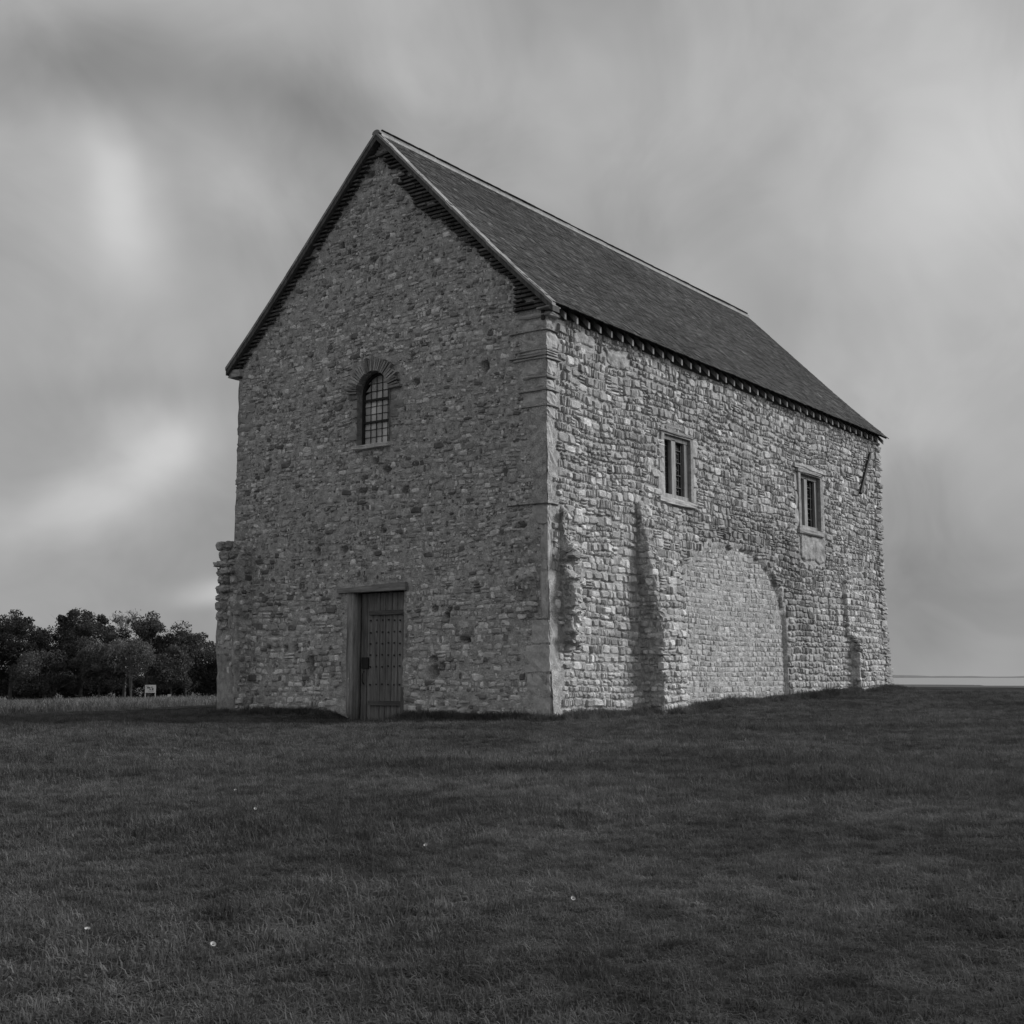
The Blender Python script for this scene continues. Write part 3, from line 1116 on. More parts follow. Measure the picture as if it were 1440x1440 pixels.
# thin tiles set on edge round the arch
nv = 30
for i in range(nv):
    an = math.pi * (i + .5) / nv
    if rg3.random() < .06:
        continue
    ln = rg3.uniform(.20, .32)
    r0 = hw - .005
    rx, rz_ = r0, (zc - zp)
    dirv = np.array([0, -math.cos(an), math.sin(an)])
    base = np.array([0, yc - rx * math.cos(an), zp + rz_ * math.sin(an)])
    tang = np.array([0, math.sin(an), math.cos(an)])
    c = base + dirv * ln / 2
    q = MB()
    q.box((-.02 - rg3.uniform(0, .03), c[1], c[2]), (.16, ln, .043 * rg3.uniform(.7, 1.1)), tone=float(rg3.uniform(.16, .46)), axes=[(1, 0, 0), dirv, tang], jit=.004)
    q.build('arch_tile', 'brick', wwin)
# jamb tiles beside the arch
for sgn, yb0 in ((1, y1), (-1, y0)):
    z = zs + .05
    while z < zp:
        h = rg3.uniform(.05, .2)
        ln = rg3.uniform(.15, .4)
        if rg3.random() < .7:
            c = yb0 + sgn * (ln / 2 + .004)
            q = rough_block(-.03 - rg3.uniform(0, .02), .15, c - ln / 2, c + ln / 2, z, z + h - .012, float(rg3.uniform(.22, .4)), int(rg3.integers(9999)), .008, 1)
            q.build('jamb_stone', 'quoin', wwin)
        z += h

# ------------------------------------------------------------------ door
dy0, dy1, dz0, dz1 = DOOR
XD = .14
zb = float(gz(-.1, 4.0)) - .03
mb = MB()
dm = MB()
dm.box((XD + .09, (dy0 + dy1) / 2, (zb + dz1) / 2), (.05, dy1 - dy0, dz1 - zb), tone=.04)
door = dm.build('door', 'oak', chapel)
npl = 8
edges = np.cumsum(np.r_[0, rg3.uniform(.8, 1.25, npl)])
edges = dy0 + (dy1 - .12 - dy0) * edges / edges[-1]
for i in range(npl):
    q = MB()
    a, b = edges[i], edges[i + 1]
    q.box((XD + .03 + rg3.uniform(-.006, .006), (a + b) / 2, (zb + .06 + dz1) / 2), (.05, b - a - .010, dz1 - zb - .08), tone=float(rg3.uniform(.08, .24)), jit=.006)
    q.build('plank', 'oak', door)
for (zz, hh) in ((2.00, .085), (.24, .085)):
    q = MB()
    q.box((XD - .02, (dy0 + dy1 - .32) / 2 - .02, zz), (.05, dy1 - dy0 - .36, hh), tone=.11, jit=.004)
    q.build('batten', 'beam', door)
q = MB()
q.box((XD - .01, dy1 - .25, 1.02), (.035, .17, .22), tone=.08)
q.build('lock_plate', 'iron', door)
q = MB()
for zz in (1.85, 1.62, 1.40, 1.17, .95, .6):
    for i in range(npl):
        yy = (edges[i] + edges[i + 1]) / 2
        if yy < dy1 - .35:
            q.box((XD - .003, yy, zz + rg3.uniform(-.01, .01)), (.02, .03, .03), tone=.03)
q.build('stud', 'iron', door)
q = MB()
q.tube([(XD - .01, dy1 - .22, .86), (XD - .06, dy1 - .22, .80), (XD - .06, dy1 - .22, .66), (XD - .01, dy1 - .22, .60)], [.012] * 4, 6)
q.build('handle', 'iron', door)
q = rough_block(-.07, .22, dy1 - .10, dy1 + .09, zb - .1, dz1 + .02, .26, 901, .012, 3)
q.build('post', 'oak', door, smooth=True)
q = MB()
q.box((.02, dy0 - .01, (zb + .55) / 2), (.14, .07, .55 - zb), tone=.14, jit=.006)
q.build('post', 'oak', door)
mbv = MB()
n = 10
for i in range(n + 1):
    y = 3.26 + (5.06 - 3.26) * i / n
    zt = 2.57 - .08 * (i / n) + random.uniform(-.008, .008)
    zl = 2.41 - .0 * i
    mbv.add([(-.10, y, zl), (-.10, y, zt), (.2, y, zt), (.2, y, zl)], [], .24)
fs = []
for i in range(n):
    for k_ in range(4):
        fs.append((i * 4 + k_, i * 4 + (k_ + 1) % 4, (i + 1) * 4 + (k_ + 1) % 4, (i + 1) * 4 + k_))
fs += [(3, 2, 1, 0), (n * 4, n * 4 + 1, n * 4 + 2, n * 4 + 3)]
mbv.f.extend(fs)
mbv.build('lintel', 'beam', door)
rough_block(-.32, .2, dy0 - .02, dy1 + .05, zb - .15, zb + .035, .30, 903, .01, 3).build('threshold', 'quoin', door)
rv = MB()
for yy in (dy0 - .05, dy1 + .05):
    rv.box((.12, yy, (dz0 + dz1) / 2), (.26, .10, dz1 - dz0), tone=.3, jit=.008)
rv.box((.12, (dy0 + dy1) / 2, dz1 + .06), (.26, dy1 - dy0, .10), tone=.25)
rv.build('reveal', 'stone', door)

# ------------------------------------------------------------------ roof
EY = -.25
ez = SP(860, 458, EY)[1]
X0, X1 = -.16, LEN + .16
mid = WID / 2
# profile (distance from the eave along y -> z), slightly bell-cast at the foot
def roof_prof(t):        # t 0 at the eave edge, 1 at the ridge -> (y, z)
    y = EY + (mid - EY) * t
    z = ez + (RID - ez) * t - .10 * math.sin(math.pi * t) * (1 - t)
    return y, z


slope_len = math.hypot(mid - EY, RID - ez)
deck = MB()
NP = 14
for sgn in (1, -1):
    vs_ = []
    for i in range(NP + 1):
        y, z = roof_prof(.012 + .988 * i / NP)
        if sgn < 0:
            y = WID - y
        for x in (X0 + .02, X1 - .02):
            vs_ += [(x, y, z - .006), (x, y, z - .06)]
    fs_ = []
    for i in range(NP):
        a, b = i * 4, (i + 1) * 4
        fs_ += [(a, a + 2, b + 2, b), (a + 1, b + 1, b + 3, a + 3), (a, b, b + 1, a + 1), (a + 2, a + 3, b + 3, b + 2)]
    fs_ += [(0, 1, 3, 2)]
    deck.add(vs_, fs_, .05)
roof = deck.build('roof', 'deck', chapel)
gauge, tw = .105, .17
nrow = int(slope_len / gauge)
rg4 = np.random.default_rng(31)
tiles = []
for sgn in (1, -1):
    for r in range(nrow):
        t0 = r * gauge / slope_len
        y, z = roof_prof(t0)
        y2, z2 = roof_prof(min(1, t0 + .02))
        sl = math.atan2(z2 - z, y2 - y) - .035
        x = X0 + (tw / 2 if r % 2 else 0)
        sag = .02 * math.sin(r * .21)
        while x < X1 - .02:
            w_ = min(tw, X1 - x)
            tiles.append((sgn, x + w_ / 2, y, z + .012 * float(fbm(x * .4, r * .12, 91)) + rg4.normal(0, .003), sl, w_ - .006, rg4.normal(0, .02), float(np.clip(.040 * rg4.lognormal(0, .36) * (1 + .5 * float(fbm(x * .5, r * .09, 92))), 0.012, .12)), rg4.uniform(-.012, .012)))
            x += tw


def tile_geo(T, mb):
    sgn, x, y, z, sl, w_, roll, t, dl = T
    L, th = .25, .017
    c, s = math.cos(sl), math.sin(sl)
    vs_ = []
    for (a, b, h) in [(-1, dl, 0), (1, dl, 0), (1, L, 0), (-1, L, 0), (-1, dl, th), (1, dl, th), (1, L, th), (-1, L, th)]:
        lx = a * w_ / 2
        hh = h + lx * roll + .004 * (1 - lx * lx / (w_ * w_ / 4))
        yy = y + b * c - hh * s
        zz = z + b * s + hh * c
        vs_.append((x + lx, yy if sgn > 0 else WID - yy, zz))
    fs_ = [(0, 3, 2, 1), (4, 5, 6, 7), (0, 1, 5, 4), (1, 2, 6, 5), (3, 0, 4, 7)]
    mb.add(vs_, fs_ if sgn > 0 else [f[::-1] for f in fs_], t)


def tsize(T):
    if T[0] < 0:
        return -1
    d = np.array([T[1], T[2], T[3]]) - CAM
    return 1 / np.dot(d, d)


order = sorted(range(len(tiles)), key=lambda i: -tsize(tiles[i]))
sing = set(order[:290])
rest = MB()
for i, T in enumerate(tiles):
    if i in sing:
        q = MB()
        tile_geo(T, q)
        q.build('roof_tile', 'tile', roof)
    else:
        tile_geo(T, rest)
rest.build('roof_tiles', 'tile', roof, kind='stuff')
# ridge tiles: half-round, bedded in pale mortar
x = X0 - .02
while x < X1:
    L = min(.46, X1 + .02 - x)
    q = MB()
    vs_ = []
    n = 7
    dz = .012 * float(fbm(x * .5, 3, 95)) + random.uniform(-.005, .005)
    for xx in (x + .004, x + L - .004):
        for k_ in range(n):
            an = math.pi * (k_ / (n - 1)) * 1.0
            vs_.append((xx, mid - .11 * math.cos(an), RID - .04 + dz + .085 * math.sin(an)))
    fs_ = [(k_, k_ + 1, n + k_ + 1, n + k_) for k_ in range(n - 1)] + [tuple(range(n))[::-1], tuple(range(n, 2 * n))]
    q.add(vs_, fs_, random.uniform(.17, .3))
    q.build('ridge_tile', 'tile', roof)
    x += L
bed = MB()
for sgn in (-1, 1):
    bed.box(((X0 + X1) / 2, mid + sgn * .115, RID - .07), (X1 - X0 - .04, .03, .05), tone=.42)
bed.build('ridge_bedding', 'quoin', roof)
# verge: pale mortar fillet and tile undercloak along the gable edge, in short lengths
for sgn in (1, -1):
    prev = None
    NV = 26
    for i in range(NV):
        ya, za = roof_prof(i / NV)
        yb2, zb2 = roof_prof((i + 1) / NV)
        if sgn < 0:
            ya, yb2 = WID - ya, WID - yb2
        q = MB()
        j = random.uniform(-.006, .006)
        vs_ = []
        for (y, z) in ((ya, za), (yb2, zb2)):
            for (xx, h) in ((X0 - .025 + j, -.05), (X0 - .03 + j, .015), (X0 + .09, .035), (X0 + .09, -.05)):
                vs_.append((xx, y, z + h + j))
        fs_ = [(0, 1, 5, 4), (1, 2, 6, 5), (2, 3, 7, 6), (3, 0, 4, 7), (3, 2, 1, 0), (4, 5, 6, 7)]
        q.add(vs_, fs_, random.uniform(.24, .36))
        q.build('verge_mortar', 'quoin', roof)
    q = MB()
    vs_ = []
    for i in range(NV + 1):
        y, z = roof_prof(i / NV)
        if sgn < 0:
            y = WID - y
        for (xx, h) in ((X0 - .01, -.16), (X0 - .01, -.055), (.05, -.055), (.05, -.16)):
            vs_.append((xx, y, z + h))
    fs_ = []
    for i in range(NV):
        for k_ in range(4):
            fs_.append((i * 4 + k_, i * 4 + (k_ + 1) % 4, (i + 1) * 4 + (k_ + 1) % 4, (i + 1) * 4 + k_))
    fs_ += [(0, 1, 2, 3), (NV * 4 + 3, NV * 4 + 2, NV * 4 + 1, NV * 4)]
    q.add(vs_, fs_, .10)
    q.build('undercloak', 'oak', roof)
# eave: wall plate, boarding coloured dark as recess shade, and rafter feet
eb = MB()
eb.box((LEN / 2, .06, 7.44), (LEN + .1, .06, .42), tone=.06)
eb.box((LEN / 2, WID - .06, 7.44), (LEN + .1, .06, .42), tone=.06)
eave = eb.build('eave_shade_board', 'oak', chapel)
x = .38
while x < LEN:
    q = MB()
    h = .12
    zt = ez - .05
    y_a, y_b = .04, EY + .09
    hwid = .029
    vs_ = []
    for (y, zz) in ((y_a, zt + .20), (y_b, zt - .02)):
        for xx in (x - hwid, x + hwid):
            vs_ += [(xx, y, zz), (xx, y, zz - h)]
    q.add(vs_, [(0, 1, 3, 2), (4, 6, 7, 5), (0, 4, 5, 1), (2, 3, 7, 6), (1, 5, 7, 3), (0, 2, 6, 4)], random.uniform(.2, .32))
    q.build('rafter_foot', 'oak', eave)
    x += .405 + random.uniform(-.012, .012)
# gable shoulder at the left eave
rough_block(-.10, .3, WID - .12, WID + .27, 7.26, 7.44, .36, 950, .012, 2).build('kneeler', 'quoin', chapel)
rough_block(X0 - .01, .12, EY + .01, .12, 7.40, ez - .04, .36, 951, .008, 2).build('kneeler', 'quoin', chapel)
# tumbled dark tile courses under the gable edges
def verge_y(z, sgn):
    # wall-side y of the roof underside at height z
    lo, hi = 0.0, 1.0
    for _ in range(30):
        m_ = (lo + hi) / 2
        if roof_prof(m_)[1] - .17 < z:
            lo = m_
        else:
            hi = m_
    y = roof_prof(lo)[0]
    return y if sgn > 0 else WID - y


z = 7.46
rg6 = np.random.default_rng(64)
while z < 11.35:
    h = .058
    for sgn in (1, -1):
        yv = verge_y(z, sgn)
        if sgn > 0:
            if z < 8.25:
                ln = (yv + .02) * 0 + max(.12, .70 - yv if yv < .6 else .2)
                ln = max(ln, .22)
            else:
                ln = .34 + .14 * float(fbm(z * 3, 1, 97)) + (.20 if 9.6 < z < 10.6 else 0)
        else:
            ln = .22 + .10 * float(fbm(z * 3, 5, 98)) + (.12 if 8.2 < z < 8.6 else 0)
        a = yv
        left = ln
        while left > .05:
            w_ = min(left, rg6.uniform(.14, .30))
            c = a + sgn * w_ / 2
            q = MB()
            if rg6.random() < .93:
                q.box((-.03 + rg6.uniform(-.012, .012), c, z + h / 2), (.13, w_ - .012, h - .022), tone=float(np.clip(.075 * rg6.lognormal(0, .35), .03, .2)), jit=.004)
                q.build('brick', 'brick', gable_wall)
            a += sgn * w_
            left -= w_
    z += .082

# ------------------------------------------------------------------ ground
def axis(c, lo, hi, fine, d0):
    p = [c]
    x, s = c, fine
    while x < hi:
        s = fine if x < c + d0 else s * 1.13
        x += s
        p.append(x)
    x, s = c, fine
    while x > lo:
        s = fine if x > c - d0 else s * 1.13
        x -= s
        p.append(x)
    return np.array(sorted(p))


gx = axis(-4.0, -12000, 12000, .33, 22)
gy = axis(0.0, -12000, 12000, .33, 20)
GX, GY = np.meshgrid(gx, gy)
GZ = gz(GX, GY)
P = np.stack([GX, GY, GZ], -1).reshape(-1, 3)
n = len(gx)
F = [(j * n + i, j * n + i + 1, (j + 1) * n + i + 1, (j + 1) * n + i) for j in range(len(gy) - 1) for i in range(n - 1)]
m = bpy.data.materials.new('ground')
m.use_nodes = True
t = NT(m.node_tree)
geo = t.n('ShaderNodeNewGeometry')
pos = geo.outputs['Position']
sep = t.n('ShaderNodeSeparateXYZ', ins={0: pos})
na = t.noise(pos, .5, 5.0, .6)
nb = t.noise(pos, 5.0, 5.0, .65)
nc = t.noise(pos, .06, 3.0, .6)
lawn = t.math('MULTIPLY', t.ramp(na.outputs['Fac'], .3, .7, .65, 1.35), t.ramp(nb.outputs['Fac'], .3, .7, .6, 1.4))
lawn = t.math('MULTIPLY', lawn, .05)
field = t.math('MULTIPLY', t.ramp(nb.outputs['Fac'], .3, .7, .6, 1.4), .13)
edge = t.math('ADD', sep.outputs['Y'], t.math('MULTIPLY', t.math('SUBTRACT', nc.outputs['Fac'], .5), 6.0))
ff = t.ramp(edge, 16.0, 20.0, 0.0, 1.0)
mx = t.n('ShaderNodeMix', data_type='FLOAT', ins={'Factor': ff})
t.t.links.new(lawn, mx.inputs[2])
t.t.links.new(field, mx.inputs[3])
av = t.math('MULTIPLY_ADD', sep.outputs['Y'], -.35, c=0.0)
av = t.math('ADD', av, sep.outputs['X'])
mx2 = t.n('ShaderNodeMix', data_type='FLOAT', ins={'Factor': t.ramp(av, 90.0, 140.0, 0, 1)})
t.t.links.new(mx.outputs[0], mx2.inputs[2])
mx2.inputs[3].default_value = .13
comb = t.n('ShaderNodeCombineColor')
for i in range(3):
    t.t.links.new(mx2.outputs[0], comb.inputs[i])
bp = t.n('ShaderNodeBump', ins={'Strength': .6, 'Distance': .06, 'Height': nb.outputs['Fac']})
p = t.n('ShaderNodeBsdfDiffuse', ins={'Color': comb.outputs[0], 'Normal': bp.outputs[0]})
t.n('ShaderNodeOutputMaterial', ins={'Surface': p.outputs[0]})
MATS['ground'] = m
mb = MB()
mb.add(P, F)
g = mb.build('ground', 'ground', None, smooth=True)
g['kind'] = 'structure'

# sea
m = bpy.data.materials.new('sea')
m.use_nodes = True
t = NT(m.node_tree)
geo = t.n('ShaderNodeNewGeometry')
mp_ = t.n('ShaderNodeMapping', ins={'Vector': geo.outputs['Position'], 'Scale': (1, .4, 1)})
nb = t.noise(mp_.outputs[0], .35, 5.0, .6)
b = t.n('ShaderNodeBump', ins={'Strength': .5, 'Distance': .3, 'Height': nb.outputs['Fac']})
p = t.n('ShaderNodeBsdfPrincipled', ins={'Base Color': (.30, .30, .30, 1), 'Roughness': .35, 'Normal': b.outputs[0]})
t.n('ShaderNodeOutputMaterial', ins={'Surface': p.outputs[0]})
MATS['sea'] = m
mb = MB()
mb.add([(-14000, -14000, -2.5), (14000, -14000, -2.5), (14000, 14000, -2.5), (-14000, 14000, -2.5)], [(0, 1, 2, 3)])
s = mb.build('sea', 'sea')
s['kind'] = 'structure'
# low shore across the water
mb = MB()
n = 160
for i in range(n + 1):
    an = R_(-40 + 85 * i / n)
    h = 13 + 12 * float(fbm(i * .21, 1.0, 111)) + 5 * float(fbm(i * .9, 2.0, 112))
    for (r, z) in ((8200, -2.6), (8400, max(3, h)), (9500, max(3, h) + 2), (10500, -2.6)):
        mb.add([(r * math.cos(an), r * math.sin(an), z)], [], .15)
mb.f = [(i * 4 + k_, (i + 1) * 4 + k_, (i + 1) * 4 + k_ + 1, i * 4 + k_ + 1) for i in range(n) for k_ in range(3)]
s = mb.build('far_shore', 'shore', None, smooth=True)
s['kind'] = 'structure'

# ------------------------------------------------------------------ grass (geometry nodes scatter of tufts)
def tuft(name, m, nb, rad, lmin, lmax, wid, lean, seed):
    rg = np.random.default_rng(seed)
    mb = MB()
    for i in range(nb):
        a, r = rg.uniform(0, 6.283), rad * math.sqrt(rg.random())
        bx, by = r * math.cos(a), r * math.sin(a)
        L = rg.uniform(lmin, lmax)
        da = rg.uniform(0, 6.283)
        ln = rg.uniform(.1, lean)
        dx, dy = math.cos(da), math.sin(da)
        px_, py_ = -dy * wid / 2, dx * wid / 2
        pts = []
        for k_, (s_, zz) in enumerate(((0, 0), (.35, .62), (1.0, 1.0))):
            q = s_ * ln * L
            zc_ = zz * L * (1 - .35 * ln * s_)
            ww = (1, .8, .08)[k_]
            pts += [(bx + dx * q - px_ * ww, by + dy * q - py_ * ww, zc_ - .01), (bx + dx * q + px_ * ww, by + dy * q + py_ * ww, zc_ - .01)]
        mb.add(pts, [(0, 1, 3, 2), (2, 3, 5, 4)])
    me = bpy.data.meshes.new(name)
    me.from_pydata(mb.v, [], mb.f)
    me.materials.append(MATS[m])
    return bpy.data.objects.new(name, me)


def scatter(name, pts, scl, tufts, seed, label, cat):
    c = bpy.data.collections.new(name + '_tufts')
    for o in tufts:
        c.objects.link(o)
    me = bpy.data.meshes.new(name)
    me.from_pydata([tuple(p) for p in pts], [], [])
    a = me.attributes.new('scl', 'FLOAT', 'POINT')
    a.data.foreach_set('value', np.asarray(scl, np.float32))
    o = bpy.data.objects.new(name, me)
    link(o)
    o['kind'] = 'stuff'
    o['label'] = label
    o['category'] = cat
    ng = bpy.data.node_groups.new(name, 'GeometryNodeTree')
    ng.interface.new_socket('Geometry', in_out='INPUT', socket_type='NodeSocketGeometry')
    ng.interface.new_socket('Geometry', in_out='OUTPUT', socket_type='NodeSocketGeometry')
    N = ng.nodes
    gi = N.new('NodeGroupInput')
    go = N.new('NodeGroupOutput')
    ci = N.new('GeometryNodeCollectionInfo')
    ci.inputs['Collection'].default_value = c
    ci.inputs['Separate Children'].default_value = True
    ci.inputs['Reset Children'].default_value = True
    ip = N.new('GeometryNodeInstanceOnPoints')
    ip.inputs['Pick Instance'].default_value = True
    rv = N.new('FunctionNodeRandomValue')
    rv.data_type = 'FLOAT_VECTOR'
    rv.inputs[0].default_value = (-.15, -.15, 0)
    rv.inputs[1].default_value = (.15, .15, 6.283)
    rv.inputs['Seed'].default_value = seed
    na_ = N.new('GeometryNodeInputNamedAttribute')
    na_.data_type = 'FLOAT'
    na_.inputs['Name'].default_value = 'scl'
    L = ng.links
    L.new(gi.outputs[0], ip.inputs['Points'])
    L.new(ci.outputs[0], ip.inputs['Instance'])
    L.new(rv.outputs[0], ip.inputs['Rotation'])
    L.new(na_.outputs[0], ip.inputs['Scale'])
    L.new(ip.outputs[0], go.inputs[0])
    md = o.modifiers.new('scatter', 'NODES')
    md.node_group = ng
    return o


rgg = np.random.default_rng(2024)


def sector(n, r0, r1, half, power=1.0, centre=YAW):
    r = np.sqrt(rgg.uniform(r0 ** 2, r1 ** 2, n)) if power == 1.0 else r0 * (r1 / r0) ** rgg.random(n)
    a = centre + rgg.uniform(-half, half, n)
    return CAM[0] + r * np.cos(a), CAM[1] + r * np.sin(a), r


def outside(x, y, m=.02):
    return ~((x > -m - .1) & (x < LEN + m) & (y > -m - .12) & (y < WID + m + .1))


lawn_tufts = [tuft('tuft', 'grass', 40, .085, .02, .050, .0052, 2.0, 1), tuft('tuft', 'grass', 40, .09, .018, .042, .0055, 2.4, 2),
              tuft('tuft', 'grass', 34, .07, .03, .085, .0048, 1.5, 3), tuft('tuft', 'grass', 42, .09, .016, .038, .0058, 2.6, 4), tuft('tuft', 'grass', 36, .06, .03, .06, .005, 1.8, 5)]
X1_, Y1_, R1_ = sector(115000, 1.2, 12.5, 1.0)
X2_, Y2_, R2_ = sector(95000, 12, 36, .9)
XX = np.r_[X1_, X2_]
YY = np.r_[Y1_, Y2_]
RR = np.r_[R1_, R2_]
k = outside(XX, YY) & (YY < 18 + 2 * fbm(XX * .1, YY * .1, 3))
door_bare = np.exp(-((YY - 4.05) / .8) ** 4) * np.exp(-(XX / 1.3) ** 2)
k &= rgg.random(len(XX)) > door_bare * .9
XX, YY, RR = XX[k], YY[k], RR[k]
sc = (.8 + .75 * np.clip(fbm(XX * .9, YY * .9, 201) * 1.2 + .25, 0, 1)) * rgg.uniform(.7, 1.25, len(XX)) * np.interp(RR, [2, 8, 13], [.6, .8, 1.15])
scatter('lawn_grass', np.stack([XX, YY, gz(XX, YY)], 1), sc, lawn_tufts, 1, 'short dark mown grass covering the lawn before the chapel', 'grass')
# longer, paler tufts
pale_tufts = [tuft('tuft', 'grass_pale', 16, .05, .06, .16, .0035, 1.0, 11), tuft('tuft', 'grass_pale', 12, .06, .05, .12, .0035, 1.3, 12)]
X1_, Y1_, R1_ = sector(5000, 1.5, 24, .6)
cl = fbm(X1_ * .9, Y1_ * .9, 211) + .6 * fbm(X1_ * .25, Y1_ * .25, 212)
k = outside(X1_, Y1_) & (cl > .12 + .3 * rgg.random(len(X1_)))
X1_, Y1_ = X1_[k], Y1_[k]
scatter('long_grass', np.stack([X1_, Y1_, gz(X1_, Y1_)], 1), rgg.uniform(.4, .75, len(X1_)) * np.interp(R1_[k], [2, 10], [.6, 1.0]), pale_tufts, 2, 'paler longer grass stalks standing up out of the short lawn', 'grass')
# uncut grass along the footings
foot_tufts = [tuft('tuft', 'grass', 30, .10, .08, .22, .006, 1.1, 21), tuft('tuft', 'grass', 30, .12, .06, .18, .006, 1.3, 22)]
fx, fy = [], []
for i in range(2600):
    if rgg.random() < .36:
        y = rgg.uniform(-.3, WID + .4)
        if 3.3 < y < 4.75 and rgg.random() < .93:
            continue
        fx.append(-.12 - abs(rgg.normal(0, .16)) - max(0, float(off_w(min(max(y, 0), WID), .2))))
        fy.append(y)
    else:
        x = rgg.uniform(-.3, LEN + .5)
        fx.append(x)
        fy.append(-.12 - abs(rgg.normal(0, .16)) - max(0, float(off_s(min(max(x, 0), LEN), .3))))
fx, fy = np.array(fx), np.array(fy)
scatter('footing_grass', np.stack([fx, fy, gz(fx, fy)], 1), rgg.uniform(.5, 1.1, len(fx)) * (1 + .5 * fbm(fx * 1.5, fy * 1.5, 220)), foot_tufts, 3, 'uncut dark grass fringe along the foot of the chapel walls', 'grass')
# rough pale field beyond the lawn
field_tufts = [tuft('tuft', 'stubble', 26, .28, .15, .42, .02, 1.0, 31), tuft('tuft', 'stubble', 22, .3, .12, .34, .022, 1.2, 32)]
xs, ys, rs = sector(26000, 30, 112, .34, centre=YAW + .32)
k = (ys > 17 + 2 * fbm(xs * .1, ys * .1, 3)) & (ys < 80)
xs, ys = xs[k], ys[k]
scatter('field_grass', np.stack([xs, ys, gz(xs, ys)], 1), rgg.uniform(.45, 1.05, len(xs)) * (1 + .6 * fbm(xs * .2, ys * .2, 230)), field_tufts, 4, 'pale rough field growth between the lawn and the wood', 'field')

# ------------------------------------------------------------------ trees
def tree(name, base, H, W, leafm, barkm, seed, label, nleaf=300, leaf=.085, trunk_h=.25, bare=False, forks=1, lobes=None, sparse=1.0, group='trees of the wood beyond the field'):
    rg = np.random.default_rng(seed)
    root = empty(name, tuple(base))
    tb = MB()
    tips = []
    for f in range(forks):
        lean = np.array([rg.uniform(-.08, .08) + (f - (forks - 1) / 2) * .10, rg.uniform(-.08, .08), 1.0])
        pts, rad = [], []
        n = 7
        for i in range(n):
            q = i / (n - 1)
            pts.append(lean * q * H * .8 + np.array([.12 * H * .1 * math.sin(q * 5 + seed), .1 * H * .1 * math.cos(q * 4 + seed), 0]))
            rad.append((.022 * H) * (1 - .85 * q) * (1 if forks == 1 else .62))
        pts[0][2] = -.3
        tb.tube(pts, rad, 7)
        nl = 26 if bare else 11
        for i in range(nl):
            q = rg.uniform(trunk_h, .95)
            p0 = np.array(pts[0]) * 0 + lean * q * H * .8
            an = rg.uniform(0, 6.283)
            L = W * .5 * rg.uniform(.5, 1.0) * (1.15 - .6 * q)
            upk = rg.uniform(.5, 1.1)
            p1 = p0 + np.array([math.cos(an), math.sin(an), upk * .7]) * L * .5
            p2 = p1 + np.array([math.cos(an + rg.uniform(-.4, .4)), math.sin(an + rg.uniform(-.4, .4)), upk]) * L * .5
            r0 = .008 * H * (1.1 - q)
            tb.tube([p0, p1, p2], [r0, r0 * .6, r0 * .2], 5, cap=False)
            tips.append(p2)
            if bare:
                for k_ in range(16):
                    s_ = rg.uniform(.3, 1)
                    b0 = p1 + (p2 - p1) * s_
                    d = np.array([rg.normal(0, .5), rg.normal(0, .5), rg.uniform(.5, 1.3)])
                    d /= np.linalg.norm(d)
                    l2 = L * rg.uniform(.25, .6)
                    b1 = b0 + d * l2
                    tb.tube([b0, b1], [.022, .012], 3, cap=False)
                    for h in range(5):
                        c0 = b0 + (b1 - b0) * rg.uniform(.3, 1)
                        d2 = d + rg.normal(0, .5, 3)
                        d2 /= np.linalg.norm(d2)
                        tb.tube([c0, c0 + d2 * l2 * .5], [.014, .008], 3, cap=False)
    tb.build('trunk', barkm, root)
    # crown: leaf faces on lumpy clumps
    nclump = int(np.clip(W * H * (1 - trunk_h) * 2.6, 26, 170))
    cz = H * (trunk_h + 1) / 2
    hh = H * (1 - trunk_h) / 2
    cen = []
    for i in range(nclump):
        d = rg.normal(0, 1, 3)
        d /= np.linalg.norm(d)
        r = rg.uniform(.2, 1.0) ** .6 * .92
        c = np.array([d[0] * W / 2 * r, d[1] * W / 2 * r, cz + d[2] * hh * r])
        k_ = 1.0 - .35 * max(0, (c[2] - cz) / hh) ** 2
        c[0] *= k_
        c[1] *= k_
        cen.append((c, rg.uniform(.40, .95) if W > 2.5 else rg.uniform(.25, .5)))
    n = int(nclump * nleaf * sparse)
    idx = rg.integers(0, nclump, n)
    C = np.array([c for c, _ in cen])[idx]
    RD = np.array([r for _, r in cen])[idx]
    d = rg.normal(0, 1, (n, 3))
    d /= np.linalg.norm(d, axis=1)[:, None]
    rr = RD * (.35 + .65 * rg.random(n) ** .6)
    c = C + d * rr[:, None] * np.array([1, 1, .8])
    c[:, 2] = np.maximum(c[:, 2], .15)
    a = rg.normal(0, 1, (n, 3))
    a /= np.linalg.norm(a, axis=1)[:, None]
    b = np.cross(a, rg.normal(0, 1, (n, 3)))
    b /= np.linalg.norm(b, axis=1)[:, None]
    sz = leaf * rg.uniform(.6, 1.3, n)
    a = a * sz[:, None]
    b = b * (sz * .6)[:, None]
    V = np.stack([c - a, c - b * .9, c + a, c + b], 1).reshape(-1, 3)
    me = bpy.data.meshes.new('crown')
    me.vertices.add(4 * n)
    me.vertices.foreach_set('co', V.astype(np.float32).ravel())
    me.loops.add(4 * n)
    me.loops.foreach_set('vertex_index', np.arange(4 * n, dtype=np.int32))
    me.polygons.add(n)
    me.polygons.foreach_set('loop_start', np.arange(0, 4 * n, 4, dtype=np.int32))
    me.update(calc_edges=True)
    me.materials.append(MATS[leafm])
    link(bpy.data.objects.new('crown', me), root)
    tag(root, label, 'tree', group)
    return root


def at_tree(px, D):
    p = DP(px, 955, D)
    return (p[0], p[1], float(gz(p[0], p[1])) - .05)


def ht(py, D, z):
    # height above z of the pixel row py at distance D
    d = ray(300, py)
    return CAM[2] + d[2] * D / math.hypot(d[0], d[1]) - z


